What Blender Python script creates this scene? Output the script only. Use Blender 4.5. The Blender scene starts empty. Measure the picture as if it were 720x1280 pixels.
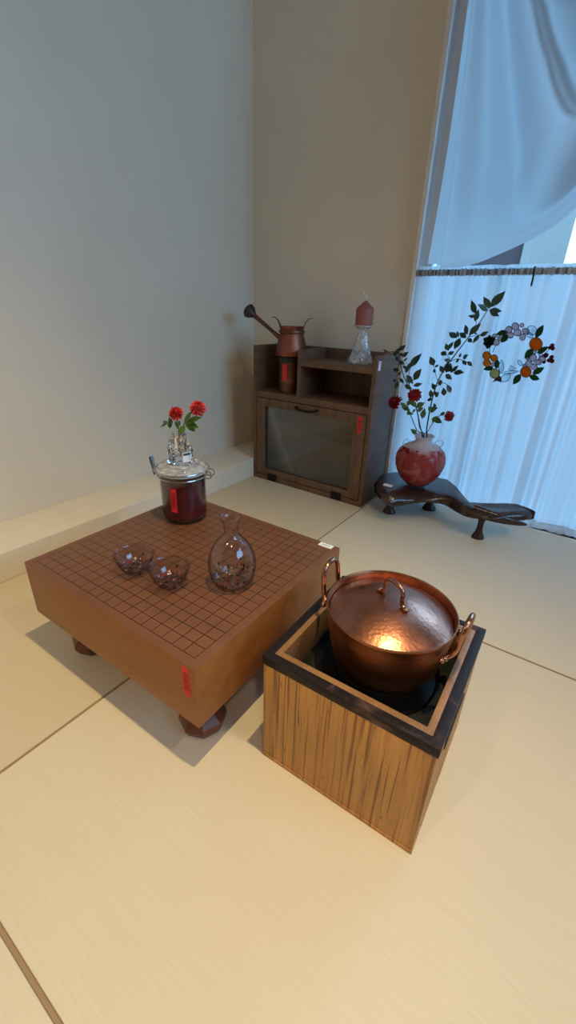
import bpy, bmesh, math, random
from math import sin, cos, pi, radians, sqrt, atan2, hypot
from mathutils import Vector, Matrix
random.seed(7)
S = bpy.context.scene
COL = S.collection

# ------------------------------------------------------------------ camera
F = 532.9756                      # focal length in pixels for a 720x1280 frame
CAM = Vector((0.3469, -0.2914, 0.6771))
YAW, PITCH, ROLL = -0.6004, 0.4438, 0.0351
fw = Vector((sin(YAW)*cos(PITCH), cos(YAW)*cos(PITCH), -sin(PITCH)))
r0 = Vector((cos(YAW), -sin(YAW), 0)); u0 = r0.cross(fw)
rt = r0*cos(ROLL) + u0*sin(ROLL); up = -r0*sin(ROLL) + u0*cos(ROLL)
cd = bpy.data.cameras.new('camera'); cam = bpy.data.objects.new('camera', cd); COL.objects.link(cam)
cd.sensor_width = 36; cd.sensor_fit = 'AUTO'; cd.lens = 36*F/1280; cd.clip_start = 0.02; cd.clip_end = 200
cam.matrix_world = Matrix(((rt.x, up.x, -fw.x, CAM.x), (rt.y, up.y, -fw.y, CAM.y), (rt.z, up.z, -fw.z, CAM.z), (0, 0, 0, 1)))
S.camera = cam

def _ray(px, py): return fw + rt*((px-360)/F) + up*((640-py)/F)
def at(px, py, Y):                # survey point of the photograph on the vertical plane y = Y
    d = _ray(px, py); return CAM + d*((Y-CAM.y)/d.y)
def atz(px, py, z):               # survey point on the level plane z
    d = _ray(px, py); return CAM + d*((z-CAM.z)/d.z)

# ------------------------------------------------------------------ materials
def new_mat(name):
    m = bpy.data.materials.new(name); m.use_nodes = True
    nt = m.node_tree; b = nt.nodes['Principled BSDF']
    return m, nt, b
def N(nt, t, **kw):
    n = nt.nodes.new(t)
    for k, v in kw.items(): setattr(n, k, v)
    return n
def L(nt, a, b): nt.links.new(a, b)
def ramp(nt, stops, fac=None):
    r = N(nt, 'ShaderNodeValToRGB'); e = r.color_ramp.elements
    while len(e) < len(stops): e.new(0.5)
    for i, (p, c) in enumerate(stops):
        e[i].position = p; e[i].color = (*c, 1) if len(c) == 3 else c
    if fac is not None: L(nt, fac, r.inputs['Fac'])
    return r
def math_n(nt, op, a, b=None, c=None):
    n = N(nt, 'ShaderNodeMath', operation=op)
    for i, v in enumerate((a, b, c)):
        if v is None: continue
        if isinstance(v, (int, float)): n.inputs[i].default_value = v
        else: L(nt, v, n.inputs[i])
    return n.outputs[0]
def coords(nt, scale=(1, 1, 1), kind='Object'):
    tc = N(nt, 'ShaderNodeTexCoord'); mp = N(nt, 'ShaderNodeMapping')
    L(nt, tc.outputs[kind], mp.inputs['Vector']); mp.inputs['Scale'].default_value = scale
    return mp.outputs['Vector']
def noise(nt, vec, scale=5, detail=3, rough=0.55, dist=0):
    n = N(nt, 'ShaderNodeTexNoise'); L(nt, vec, n.inputs['Vector'])
    n.inputs['Scale'].default_value = scale; n.inputs['Detail'].default_value = detail
    n.inputs['Roughness'].default_value = rough; n.inputs['Distortion'].default_value = dist
    return n.outputs['Fac']
def bump(nt, b, h, strength=0.2, dist=0.002):
    n = N(nt, 'ShaderNodeBump'); n.inputs['Strength'].default_value = strength; n.inputs['Distance'].default_value = dist
    L(nt, h, n.inputs['Height']); L(nt, n.outputs['Normal'], b.inputs['Normal'])
def plain(name, col, rough=0.5, metal=0.0, var=0.12, nscale=12, spec=0.5, bmp=0.0, bdist=0.001):
    m, nt, b = new_mat(name); v = coords(nt)
    f = noise(nt, v, nscale, 4)
    lo = tuple(max(0, c*(1-var)) for c in col); hi = tuple(min(1, c*(1+var)) for c in col)
    r = ramp(nt, [(0.3, lo), (0.7, hi)], f); L(nt, r.outputs['Color'], b.inputs['Base Color'])
    b.inputs['Roughness'].default_value = rough; b.inputs['Metallic'].default_value = metal
    b.inputs['Specular IOR Level'].default_value = spec
    if bmp: bump(nt, b, noise(nt, v, nscale*6, 3), bmp, bdist)
    return m
def wood(name, dark, light, scale=(1, 1, 1), rough=0.45, fine=40, spec=0.4, bmp=0.15, contrast=(0.32, 0.68)):
    m, nt, b = new_mat(name)
    v = coords(nt, scale)
    a = noise(nt, v, 3.0, 4, 0.6, 0.6); c = noise(nt, v, fine, 3, 0.6)
    s = math_n(nt, 'ADD', math_n(nt, 'MULTIPLY', a, 0.62), math_n(nt, 'MULTIPLY', c, 0.38))
    r = ramp(nt, [(contrast[0], dark), (contrast[1], light)], s)
    L(nt, r.outputs['Color'], b.inputs['Base Color']); b.inputs['Roughness'].default_value = rough
    b.inputs['Specular IOR Level'].default_value = spec
    bump(nt, b, c, bmp, 0.001)
    return m
def glass(name, col=(1, 1, 1), rough=0.02, ior=1.45):
    m, nt, b = new_mat(name)
    b.inputs['Base Color'].default_value = (*col, 1); b.inputs['Roughness'].default_value = rough
    b.inputs['Transmission Weight'].default_value = 1; b.inputs['IOR'].default_value = ior
    return m
def cloth(name, col, trans_col, trans=0.6, clear=0.15, stripe=None):
    m, nt, b = new_mat(name); out = nt.nodes['Material Output']
    v = coords(nt, (300, 300, 300)); nt.nodes.remove(b)
    f = noise(nt, v, 1.0, 2)
    dif = N(nt, 'ShaderNodeBsdfDiffuse'); dif.inputs['Color'].default_value = (*col, 1)
    tr = N(nt, 'ShaderNodeBsdfTranslucent'); tr.inputs['Color'].default_value = (*trans_col, 1)
    m1 = N(nt, 'ShaderNodeMixShader'); m1.inputs[0].default_value = trans
    L(nt, dif.outputs[0], m1.inputs[1]); L(nt, tr.outputs[0], m1.inputs[2])
    tp = N(nt, 'ShaderNodeBsdfTransparent'); m2 = N(nt, 'ShaderNodeMixShader')
    cl = math_n(nt, 'MULTIPLY', f, clear*2)
    if stripe:
        sv = coords(nt, (stripe, 0, 0)); st = noise(nt, sv, 1.0, 2)
        g = ramp(nt, [(0.40, (0, 0, 0)), (0.58, (1, 1, 1))], st)
        cl = math_n(nt, 'MULTIPLY', g.outputs['Color'], 0.85)
    L(nt, cl, m2.inputs[0]); L(nt, m1.outputs[0], m2.inputs[1]); L(nt, tp.outputs[0], m2.inputs[2])
    L(nt, m2.outputs[0], out.inputs['Surface'])
    return m

M = {}
# plaster
def plaster():
    m, nt, b = new_mat('cream wallpaper'); v = coords(nt)
    f = noise(nt, v, 3, 3); r = ramp(nt, [(0.3, (0.70, 0.635, 0.52)), (0.7, (0.735, 0.67, 0.55))], f)
    L(nt, r.outputs['Color'], b.inputs['Base Color']); b.inputs['Roughness'].default_value = 0.85
    b.inputs['Specular IOR Level'].default_value = 0.2
    bump(nt, b, noise(nt, v, 260, 3), 0.12, 0.0006)
    return m
M['wall'] = plaster()
M['tan_wall'] = plain('tan wall', (0.36, 0.26, 0.165), 0.8, var=0.03, spec=0.2)
M['ledge'] = plain('painted ledge', (0.72, 0.67, 0.56), 0.6, var=0.03, spec=0.3)
M['white_paint'] = plain('white painted frame', (0.80, 0.80, 0.78), 0.4, var=0.02)
M['ceiling'] = plain('warm ceiling', (0.58, 0.46, 0.32), 0.9, var=0.02, spec=0.1)
def tatami():
    m, nt, b = new_mat('pale tatami weave')
    tc = N(nt, 'ShaderNodeTexCoord'); sx = N(nt, 'ShaderNodeSeparateXYZ'); L(nt, tc.outputs['Object'], sx.inputs[0])
    X, Y, Z = sx.outputs[0], sx.outputs[1], sx.outputs[2]
    v1 = coords(nt, (9, 260, 1)); v2 = coords(nt, (260, 9, 1))
    right = math_n(nt, 'GREATER_THAN', X, -0.2575)
    n1 = noise(nt, v1, 1.0, 3, 0.6); n2 = noise(nt, v2, 1.0, 3, 0.6)
    mx = N(nt, 'ShaderNodeMix', data_type='FLOAT'); L(nt, right, mx.inputs['Factor']); L(nt, n2, mx.inputs[2]); L(nt, n1, mx.inputs[3])
    h = mx.outputs[0]
    big = noise(nt, coords(nt), 2.2, 3)
    r = ramp(nt, [(0.22, (0.605, 0.545, 0.425)), (0.5, (0.635, 0.575, 0.45)), (0.70, (0.65, 0.59, 0.465)), (0.80, (0.70, 0.645, 0.52))], h)
    rb = ramp(nt, [(0.3, (0.95, 0.94, 0.92)), (0.7, (1, 1, 1))], big)
    mu = N(nt, 'ShaderNodeMix', data_type='RGBA', blend_type='MULTIPLY'); mu.inputs['Factor'].default_value = 1
    L(nt, r.outputs['Color'], mu.inputs[6]); L(nt, rb.outputs['Color'], mu.inputs[7])
    # the mats left of the long seam are a touch browner
    lm = N(nt, 'ShaderNodeMix', data_type='RGBA', blend_type='MULTIPLY'); lm.inputs[7].default_value = (0.93, 0.89, 0.82, 1)
    L(nt, math_n(nt, 'SUBTRACT', 1.0, right), lm.inputs['Factor']); L(nt, mu.outputs[2], lm.inputs[6])
    # brown binding down in the seams
    sm = N(nt, 'ShaderNodeMix', data_type='RGBA'); sm.inputs[7].default_value = (0.30, 0.215, 0.125, 1)
    L(nt, math_n(nt, 'LESS_THAN', Z, -0.0012), sm.inputs['Factor']); L(nt, lm.outputs[2], sm.inputs[6])
    L(nt, sm.outputs[2], b.inputs['Base Color'])
    b.inputs['Roughness'].default_value = 0.55; b.inputs['Specular IOR Level'].default_value = 0.35
    bump(nt, b, h, 0.25, 0.001)
    return m
M['tatami'] = tatami()

GW, GD, GT, GB = 0.4610, 0.4240, 0.222, 0.1034     # go board width, depth, top, underside
def board_mat():
    m, nt, b = new_mat('amber board wood with ruled grid')
    v = coords(nt, (1.2, 9, 9))
    a = noise(nt, v, 3.0, 4, 0.6, 0.4); c = noise(nt, v, 45, 3, 0.6)
    s = math_n(nt, 'ADD', math_n(nt, 'MULTIPLY', a, 0.7), math_n(nt, 'MULTIPLY', c, 0.3))
    side = ramp(nt, [(0.3, (0.22, 0.078, 0.018)), (0.7, (0.33, 0.130, 0.034))], s)
    top = ramp(nt, [(0.3, (0.130, 0.054, 0.026)), (0.7, (0.175, 0.074, 0.037))], s)
    tc = N(nt, 'ShaderNodeTexCoord'); sx = N(nt, 'ShaderNodeSeparateXYZ'); L(nt, tc.outputs['Object'], sx.inputs[0])
    X, Y, Z = sx.outputs[0], sx.outputs[1], sx.outputs[2]
    mg = 0.0165; cx = (GW-2*mg)/18; cy = (GD-2*mg)/18
    def line(c, half, step):
        q = math_n(nt, 'DIVIDE', math_n(nt, 'ADD', c, half), step)
        fr = math_n(nt, 'ABSOLUTE', math_n(nt, 'SUBTRACT', q, math_n(nt, 'ROUND', q)))
        return math_n(nt, 'LESS_THAN', fr, 0.0008/step)
    lx = line(X, GW/2-mg, cx); ly = line(Y, GD/2-mg, cy)
    inx = math_n(nt, 'LESS_THAN', math_n(nt, 'ABSOLUTE', X), GW/2-mg+0.0006)
    iny = math_n(nt, 'LESS_THAN', math_n(nt, 'ABSOLUTE', Y), GD/2-mg+0.0006)
    istop = math_n(nt, 'GREATER_THAN', Z, GT-0.0008)
    ln = math_n(nt, 'MULTIPLY', math_n(nt, 'MAXIMUM', lx, ly), math_n(nt, 'MULTIPLY', math_n(nt, 'MULTIPLY', inx, iny), istop))
    m1 = N(nt, 'ShaderNodeMix', data_type='RGBA'); L(nt, istop, m1.inputs['Factor']); L(nt, side.outputs['Color'], m1.inputs[6]); L(nt, top.outputs['Color'], m1.inputs[7])
    m2 = N(nt, 'ShaderNodeMix', data_type='RGBA'); L(nt, ln, m2.inputs['Factor']); L(nt, m1.outputs[2], m2.inputs[6]); m2.inputs[7].default_value = (0.030, 0.011, 0.005, 1)
    L(nt, m2.outputs[2], b.inputs['Base Color']); b.inputs['Roughness'].default_value = 0.42
    b.inputs['Specular IOR Level'].default_value = 0.35
    bump(nt, b, c, 0.06, 0.001)
    return m
M['board'] = board_mat()
M['leg_wood'] = wood('dark red leg wood', (0.055, 0.016, 0.008), (0.13, 0.045, 0.02), (2, 2, 6), 0.35)
def brazier_wood():
    m, nt, b = new_mat('golden streaked zelkova')
    v = coords(nt, (26, 26, 1.3)); a = noise(nt, v, 1.6, 4, 0.65, 0.7)
    v2 = coords(nt, (200, 200, 3.0)); c = noise(nt, v2, 1.0, 3, 0.6)
    v3 = coords(nt, (60, 60, 9)); d = noise(nt, v3, 2.2, 3, 0.7)
    base = ramp(nt, [(0.34, (0.27, 0.115, 0.028)), (0.47, (0.44, 0.215, 0.058)), (0.66, (0.56, 0.285, 0.078))], a)
    st = ramp(nt, [(0.38, (1, 1, 1)), (0.47, (0, 0, 0))], c)
    fl = ramp(nt, [(0.30, (1, 1, 1)), (0.37, (0, 0, 0))], d)
    g = math_n(nt, 'MAXIMUM', math_n(nt, 'MULTIPLY', st.outputs['Color'], 0.75), math_n(nt, 'MULTIPLY', fl.outputs['Color'], 0.85))
    mx = N(nt, 'ShaderNodeMix', data_type='RGBA'); L(nt, g, mx.inputs['Factor']); L(nt, base.outputs['Color'], mx.inputs[6])
    mx.inputs[7].default_value = (0.13, 0.045, 0.012, 1)
    L(nt, mx.outputs[2], b.inputs['Base Color']); b.inputs['Roughness'].default_value = 0.5
    bump(nt, b, math_n(nt, 'SUBTRACT', a, g), 0.2, 0.0015)
    return m
M['brazier'] = brazier_wood()
def rim_mat():
    m, nt, b = new_mat('black lacquered rosewood')
    v = coords(nt, (7, 7, 7)); a = noise(nt, v, 1.4, 4, 0.6, 1.2)
    r = ramp(nt, [(0.50, (0.016, 0.012, 0.014)), (0.56, (0.05, 0.03, 0.028)), (0.68, (0.17, 0.095, 0.07))], a)
    L(nt, r.outputs['Color'], b.inputs['Base Color']); b.inputs['Roughness'].default_value = 0.45; b.inputs['Specular IOR Level'].default_value = 0.16
    return m
M['rim'] = rim_mat()
M['liner'] = wood('tan liner wood', (0.17, 0.085, 0.035), (0.34, 0.18, 0.075), (6, 6, 6), 0.4)
M['black_glass'] = plain('black glass hob', (0.006, 0.006, 0.007), 0.3, var=0.2, spec=0.12)
M['grey_glass'] = plain('smoky hob margin', (0.016, 0.018, 0.015), 0.5, var=0.5, nscale=60, spec=0.10)
M['iron'] = plain('black iron', (0.012, 0.011, 0.011), 0.45, var=0.2)
def copper(name, a, c, rough, hammer=0.0, hs=90):
    m, nt, b = new_mat(name); v = coords(nt)
    f = noise(nt, v, 14, 4, 0.6)
    r = ramp(nt, [(0.3, a), (0.7, c)], f); L(nt, r.outputs['Color'], b.inputs['Base Color'])
    b.inputs['Metallic'].default_value = 1
    rr = ramp(nt, [(0.3, (rough*0.85,)*3), (0.7, (rough*1.2,)*3)], noise(nt, v, 30, 3)); L(nt, rr.outputs['Color'], b.inputs['Roughness'])
    if hammer:
        bump(nt, b, noise(nt, v, hs*1.1, 1, 0.4), hammer, 0.002)
    return m
M['copper'] = copper('hammered copper', (0.33, 0.125, 0.058), (0.44, 0.18, 0.09), 0.34, 0.16, 150)
M['copper_lid'] = copper('hammered copper lid', (0.40, 0.165, 0.108), (0.50, 0.225, 0.155), 0.29, 0.17, 170)
M['copper_handle'] = copper('polished copper handle', (0.36, 0.17, 0.105), (0.48, 0.25, 0.165), 0.22)
M['copper_old'] = copper('aged red copper', (0.22, 0.075, 0.05), (0.34, 0.13, 0.09), 0.45, 0.18, 60)
M['copper_dull'] = copper('dull brown copper', (0.14, 0.065, 0.04), (0.24, 0.115, 0.075), 0.45)
M['cabinet'] = wood('walnut brown cabinet wood', (0.085, 0.045, 0.026), (0.175, 0.100, 0.058), (3, 3, 14), 0.5, spec=0.35)
M['cab_h'] = wood('walnut brown board wood', (0.085, 0.045, 0.026), (0.185, 0.105, 0.060), (14, 3, 3), 0.5, spec=0.35)
M['dark_metal'] = plain('blackened metal', (0.012, 0.011, 0.010), 0.5, 0.6)
M['red_paper'] = plain('red paper slip', (0.62, 0.02, 0.022), 0.6, var=0.08)
M['red_ink'] = plain('dark red ink', (0.20, 0.006, 0.008), 0.6, var=0.05)
M['white_paper'] = plain('white paper sticker', (0.78, 0.78, 0.78), 0.5, var=0.03)
M['grey_ink'] = plain('faint grey print', (0.45, 0.47, 0.50), 0.6, var=0.05)
M['black_ink'] = plain('black print', (0.015, 0.015, 0.015), 0.6, var=0.05)
M['glass'] = glass('clear glass', (0.97, 0.98, 0.98))
M['crystal'] = glass('crystal glass', (0.97, 0.98, 1.0), 0.03, 1.5)
M['steel'] = plain('bright steel', (0.62, 0.62, 0.62), 0.25, 1.0, var=0.06)
M['gasket'] = plain('pale rubber seal', (0.55, 0.55, 0.56), 0.5, var=0.05)
def thin_glass(nt, tint, rough=0.05, ior=1.5, tintmix=0.0):
    tp = N(nt, 'ShaderNodeBsdfTransparent')
    gl = N(nt, 'ShaderNodeBsdfGlossy'); gl.inputs['Roughness'].default_value = rough
    ge = N(nt, 'ShaderNodeNewGeometry'); dp = N(nt, 'ShaderNodeVectorMath', operation='DOT_PRODUCT'); L(nt, ge.outputs['Incoming'], dp.inputs[0]); L(nt, ge.outputs['Normal'], dp.inputs[1])
    c = math_n(nt, 'SUBTRACT', 1.0, math_n(nt, 'ABSOLUTE', dp.outputs['Value']))
    fr = math_n(nt, 'ADD', 0.045, math_n(nt, 'MULTIPLY', math_n(nt, 'POWER', c, 4.5), 0.35))
    edge = ramp(nt, [(0.0, tint), (0.55, tint), (1.0, tuple(t*0.58 for t in tint))], c); L(nt, edge.outputs['Color'], tp.inputs['Color'])
    mx = N(nt, 'ShaderNodeMixShader'); L(nt, fr, mx.inputs[0]); L(nt, tp.outputs[0], mx.inputs[1]); L(nt, gl.outputs[0], mx.inputs[2])
    return mx.outputs[0]
def thin_mat(name, tint, rough=0.05):
    m, nt, b = new_mat(name); nt.nodes.remove(b); L(nt, thin_glass(nt, tint, rough), nt.nodes['Material Output'].inputs['Surface']); return m
M['jar_glass'] = thin_mat('jar glass', (0.93, 0.94, 0.94))
def cloudy(name, white):
    m, nt, b = new_mat(name); out = nt.nodes['Material Output']
    sh = thin_glass(nt, (0.88, 0.89, 0.91), 0.06, 1.5)
    b.inputs['Base Color'].default_value = (0.75, 0.77, 0.80, 1); b.inputs['Roughness'].default_value = 0.15
    mx = N(nt, 'ShaderNodeMixShader'); v = coords(nt); f = ramp(nt, [(0.35, (white*0.5,)*3), (0.65, (min(1, white*1.5),)*3)], noise(nt, v, 70, 3))
    L(nt, f.outputs['Color'], mx.inputs[0]); L(nt, sh, mx.inputs[1]); L(nt, b.outputs[0], mx.inputs[2]); L(nt, mx.outputs[0], out.inputs['Surface'])
    return m
def smoked_glass(name, tint, top):
    # lilac glass with chips of coloured glass melted into the lower part
    m, nt, b = new_mat(name); out = nt.nodes['Material Output']
    b.inputs['Base Color'].default_value = (*tint, 1); b.inputs['Roughness'].default_value = 0.03
    b.inputs['Transmission Weight'].default_value = 1; b.inputs['IOR'].default_value = 1.45
    v = coords(nt, (1, 1, 0.6)); vo = N(nt, 'ShaderNodeTexVoronoi'); L(nt, v, vo.inputs['Vector']); vo.inputs['Scale'].default_value = 165
    sep = N(nt, 'ShaderNodeSeparateColor'); L(nt, vo.outputs['Color'], sep.inputs[0])
    pick = ramp(nt, [(0.0, (0.02, 0.018, 0.02)), (0.34, (0.16, 0.02, 0.018)), (0.48, (0.025, 0.06, 0.03)), (0.66, (0.04, 0.03, 0.06)), (0.80, (0.30, 0.22, 0.17)), (0.86, (0.20, 0.05, 0.025))], sep.outputs[0])
    pick.color_ramp.interpolation = 'CONSTANT'
    chip = N(nt, 'ShaderNodeBsdfPrincipled'); L(nt, pick.outputs['Color'], chip.inputs['Base Color']); chip.inputs['Roughness'].default_value = 0.1
    tc = N(nt, 'ShaderNodeTexCoord'); sx = N(nt, 'ShaderNodeSeparateXYZ'); L(nt, tc.outputs['Object'], sx.inputs[0])
    dens = N(nt, 'ShaderNodeMapRange'); L(nt, sx.outputs[2], dens.inputs[0]); dens.inputs[1].default_value = 0.004; dens.inputs[2].default_value = top
    dens.inputs[3].default_value = 0.60; dens.inputs[4].default_value = -0.02
    on = math_n(nt, 'MULTIPLY', math_n(nt, 'LESS_THAN', sep.outputs[1], dens.outputs[0]), math_n(nt, 'LESS_THAN', vo.outputs['Distance'], 0.42))
    mx = N(nt, 'ShaderNodeMixShader'); L(nt, on, mx.inputs[0]); L(nt, thin_glass(nt, tint), mx.inputs[1]); L(nt, chip.outputs[0], mx.inputs[2])
    L(nt, mx.outputs[0], out.inputs['Surface'])
    return m
M['bowl_glass'] = smoked_glass('lilac glass with coloured chips', (0.87, 0.845, 0.86), 0.036)
M['carafe_glass'] = smoked_glass('clear glass with coloured chips', (0.95, 0.945, 0.95), 0.034)
def liquor():
    m, nt, b = new_mat('dark red berry liquor'); v = coords(nt)
    vo = N(nt, 'ShaderNodeTexVoronoi'); L(nt, v, vo.inputs['Vector']); vo.inputs['Scale'].default_value = 130
    tc = N(nt, 'ShaderNodeTexCoord'); sx = N(nt, 'ShaderNodeSeparateXYZ'); L(nt, tc.outputs['Object'], sx.inputs[0])
    hi = N(nt, 'ShaderNodeMapRange'); L(nt, sx.outputs[2], hi.inputs[0]); hi.inputs[1].default_value = 0.035; hi.inputs[2].default_value = 0.05
    r = ramp(nt, [(0.25, (0.030, 0.008, 0.012)), (0.5, (0.085, 0.003, 0.010))], vo.outputs['Distance'])
    mx = N(nt, 'ShaderNodeMix', data_type='RGBA'); L(nt, hi.outputs[0], mx.inputs['Factor']); mx.inputs[6].default_value = (0.11, 0.002, 0.008, 1); L(nt, r.outputs['Color'], mx.inputs[7])
    L(nt, mx.outputs[2], b.inputs['Base Color']); b.inputs['Roughness'].default_value = 0.2
    return m
M['liquor'] = liquor()
M['petal'] = plain('crimson petals', (0.28, 0.008, 0.012), 0.6, var=0.35, nscale=60)
M['petal_light'] = plain('bright red petals', (0.48, 0.022, 0.024), 0.6, var=0.35, nscale=60)
def leafm(name, col, tl=0.35):
    m, nt, b = new_mat(name); out = nt.nodes['Material Output']; v = coords(nt)
    r = ramp(nt, [(0.3, tuple(c*0.8 for c in col)), (0.7, tuple(min(1, c*1.2) for c in col))], noise(nt, v, 40, 3))
    L(nt, r.outputs['Color'], b.inputs['Base Color']); b.inputs['Roughness'].default_value = 0.4
    t = N(nt, 'ShaderNodeBsdfTranslucent'); L(nt, r.outputs['Color'], t.inputs['Color'])
    mx = N(nt, 'ShaderNodeMixShader'); mx.inputs[0].default_value = tl
    L(nt, b.outputs[0], mx.inputs[1]); L(nt, t.outputs[0], mx.inputs[2]); L(nt, mx.outputs[0], out.inputs['Surface'])
    return m
M['leaf_dark'] = leafm('dark nandina leaf', (0.020, 0.050, 0.030), 0.12)
M['leaf_mid'] = leafm('green leaf', (0.065, 0.15, 0.035), 0.3)
M['leaf_bright'] = leafm('fresh green leaf', (0.10, 0.22, 0.03), 0.35)
M['stem'] = plain('brown green stem', (0.035, 0.040, 0.020), 0.6)
M['stem_green'] = plain('green stem', (0.06, 0.13, 0.03), 0.5)
def vase_mat():
    m, nt, b = new_mat('rose red glazed glass'); out = nt.nodes['Material Output']; v = coords(nt)
    tc = N(nt, 'ShaderNodeTexCoord'); sx = N(nt, 'ShaderNodeSeparateXYZ'); L(nt, tc.outputs['Object'], sx.inputs[0])
    n = noise(nt, v, 22, 5, 0.65, 0.8)
    zz = math_n(nt, 'ADD', sx.outputs[2], math_n(nt, 'MULTIPLY', math_n(nt, 'SUBTRACT', n, 0.5), 0.06))
    fz = N(nt, 'ShaderNodeMapRange'); L(nt, zz, fz.inputs[0]); fz.inputs[1].default_value = 0.125; fz.inputs[2].default_value = 0.150
    red = ramp(nt, [(0.30, (0.30, 0.030, 0.032)), (0.50, (0.46, 0.075, 0.070)), (0.66, (0.62, 0.21, 0.19)), (0.78, (0.72, 0.40, 0.38))], n)
    mx = N(nt, 'ShaderNodeMix', data_type='RGBA'); L(nt, fz.outputs[0], mx.inputs['Factor']); L(nt, red.outputs['Color'], mx.inputs[6]); mx.inputs[7].default_value = (0.74, 0.70, 0.74, 1)
    # dark red berries painted round the shoulder
    vo = N(nt, 'ShaderNodeTexVoronoi'); L(nt, v, vo.inputs['Vector']); vo.inputs['Scale'].default_value = 34
    zb = math_n(nt, 'MULTIPLY', math_n(nt, 'GREATER_THAN', sx.outputs[2], 0.105), math_n(nt, 'LESS_THAN', sx.outputs[2], 0.140))
    bm_ = math_n(nt, 'MULTIPLY', math_n(nt, 'LESS_THAN', vo.outputs['Distance'], 0.33), zb)
    m2 = N(nt, 'ShaderNodeMix', data_type='RGBA'); L(nt, bm_, m2.inputs['Factor']); L(nt, mx.outputs[2], m2.inputs[6]); m2.inputs[7].default_value = (0.33, 0.012, 0.018, 1)
    L(nt, m2.outputs[2], b.inputs['Base Color']); b.inputs['Roughness'].default_value = 0.30
    t = N(nt, 'ShaderNodeBsdfTranslucent'); L(nt, m2.outputs[2], t.inputs['Color'])
    ms = N(nt, 'ShaderNodeMixShader'); ms.inputs[0].default_value = 0.45
    L(nt, b.outputs[0], ms.inputs[1]); L(nt, t.outputs[0], ms.inputs[2]); L(nt, ms.outputs[0], out.inputs['Surface'])
    return m
M['vase'] = vase_mat()
M['root'] = wood('dark burl wood', (0.012, 0.007, 0.006), (0.060, 0.026, 0.018), (9, 4, 6), 0.22, 30, 0.6, 0.35)
M['root_leg'] = wood('dark turned wood', (0.012, 0.007, 0.006), (0.05, 0.022, 0.015), (6, 6, 6), 0.35, 30)
M['candle'] = plain('terracotta pink wax', (0.27, 0.085, 0.062), 0.55, var=0.08)
M['wick'] = plain('pale wick', (0.65, 0.60, 0.52), 0.8)
M['frosted'] = cloudy('pressed glass', 0.33)
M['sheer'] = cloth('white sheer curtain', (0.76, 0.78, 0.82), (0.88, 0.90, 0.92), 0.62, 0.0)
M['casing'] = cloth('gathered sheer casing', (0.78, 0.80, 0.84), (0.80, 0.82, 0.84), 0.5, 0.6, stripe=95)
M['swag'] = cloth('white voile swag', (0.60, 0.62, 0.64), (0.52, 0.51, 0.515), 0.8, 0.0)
M['lead'] = plain('black lead came', (0.010, 0.010, 0.011), 0.5, 0.3)
def pane(name, col, clear=0.35, tl=0.8):
    m, nt, b = new_mat(name); out = nt.nodes['Material Output']; v = coords(nt)
    r = ramp(nt, [(0.3, tuple(c*0.85 for c in col)), (0.7, tuple(min(1, c*1.15) for c in col))], noise(nt, v, 70, 3))
    L(nt, r.outputs['Color'], b.inputs['Base Color']); b.inputs['Roughness'].default_value = 0.15
    t = N(nt, 'ShaderNodeBsdfTranslucent'); L(nt, r.outputs['Color'], t.inputs['Color'])
    tp = N(nt, 'ShaderNodeBsdfTransparent'); L(nt, r.outputs['Color'], tp.inputs['Color'])
    a = N(nt, 'ShaderNodeMixShader'); a.inputs[0].default_value = tl; L(nt, b.outputs[0], a.inputs[1]); L(nt, t.outputs[0], a.inputs[2])
    c = N(nt, 'ShaderNodeMixShader'); c.inputs[0].default_value = clear; L(nt, a.outputs[0], c.inputs[1]); L(nt, tp.outputs[0], c.inputs[2])
    L(nt, c.outputs[0], out.inputs['Surface'])
    return m
M['p_orange'] = pane('orange art glass', (0.80, 0.24, 0.03)); M['p_amber'] = pane('amber art glass', (0.85, 0.34, 0.04))
M['p_green'] = pane('green art glass', (0.06, 0.17, 0.07), 0.3); M['p_dark'] = pane('dark green art glass', (0.06, 0.12, 0.09), 0.4)
M['p_pink'] = pane('pale pink art glass', (0.72, 0.62, 0.66), 0.4); M['p_clear'] = pane('clear art glass', (0.80, 0.88, 0.98), 0.9)
M['p_cream'] = pane('cream art glass', (0.62, 0.55, 0.30), 0.35); M['p_brown'] = pane('brown art glass', (0.25, 0.16, 0.10), 0.35)
M['p_red'] = pane('red berry glass', (0.22, 0.03, 0.03), 0.2)
M['rod'] = plain('dark brown rod', (0.06, 0.048, 0.042), 0.4)
def window_glass():
    m, nt, b = new_mat('window glass'); out = nt.nodes['Material Output']; nt.nodes.remove(b)
    tp = N(nt, 'ShaderNodeBsdfTransparent'); tp.inputs['Color'].default_value = (0.95, 0.98, 0.98, 1)
    gl = N(nt, 'ShaderNodeBsdfGlossy'); gl.inputs['Roughness'].default_value = 0.02
    fr = N(nt, 'ShaderNodeFresnel'); fr.inputs['IOR'].default_value = 1.45
    mx = N(nt, 'ShaderNodeMixShader'); L(nt, fr.outputs[0], mx.inputs[0]); L(nt, tp.outputs[0], mx.inputs[1]); L(nt, gl.outputs[0], mx.inputs[2])
    L(nt, mx.outputs[0], out.inputs['Surface'])
    return m
M['window_glass'] = window_glass()
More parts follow.
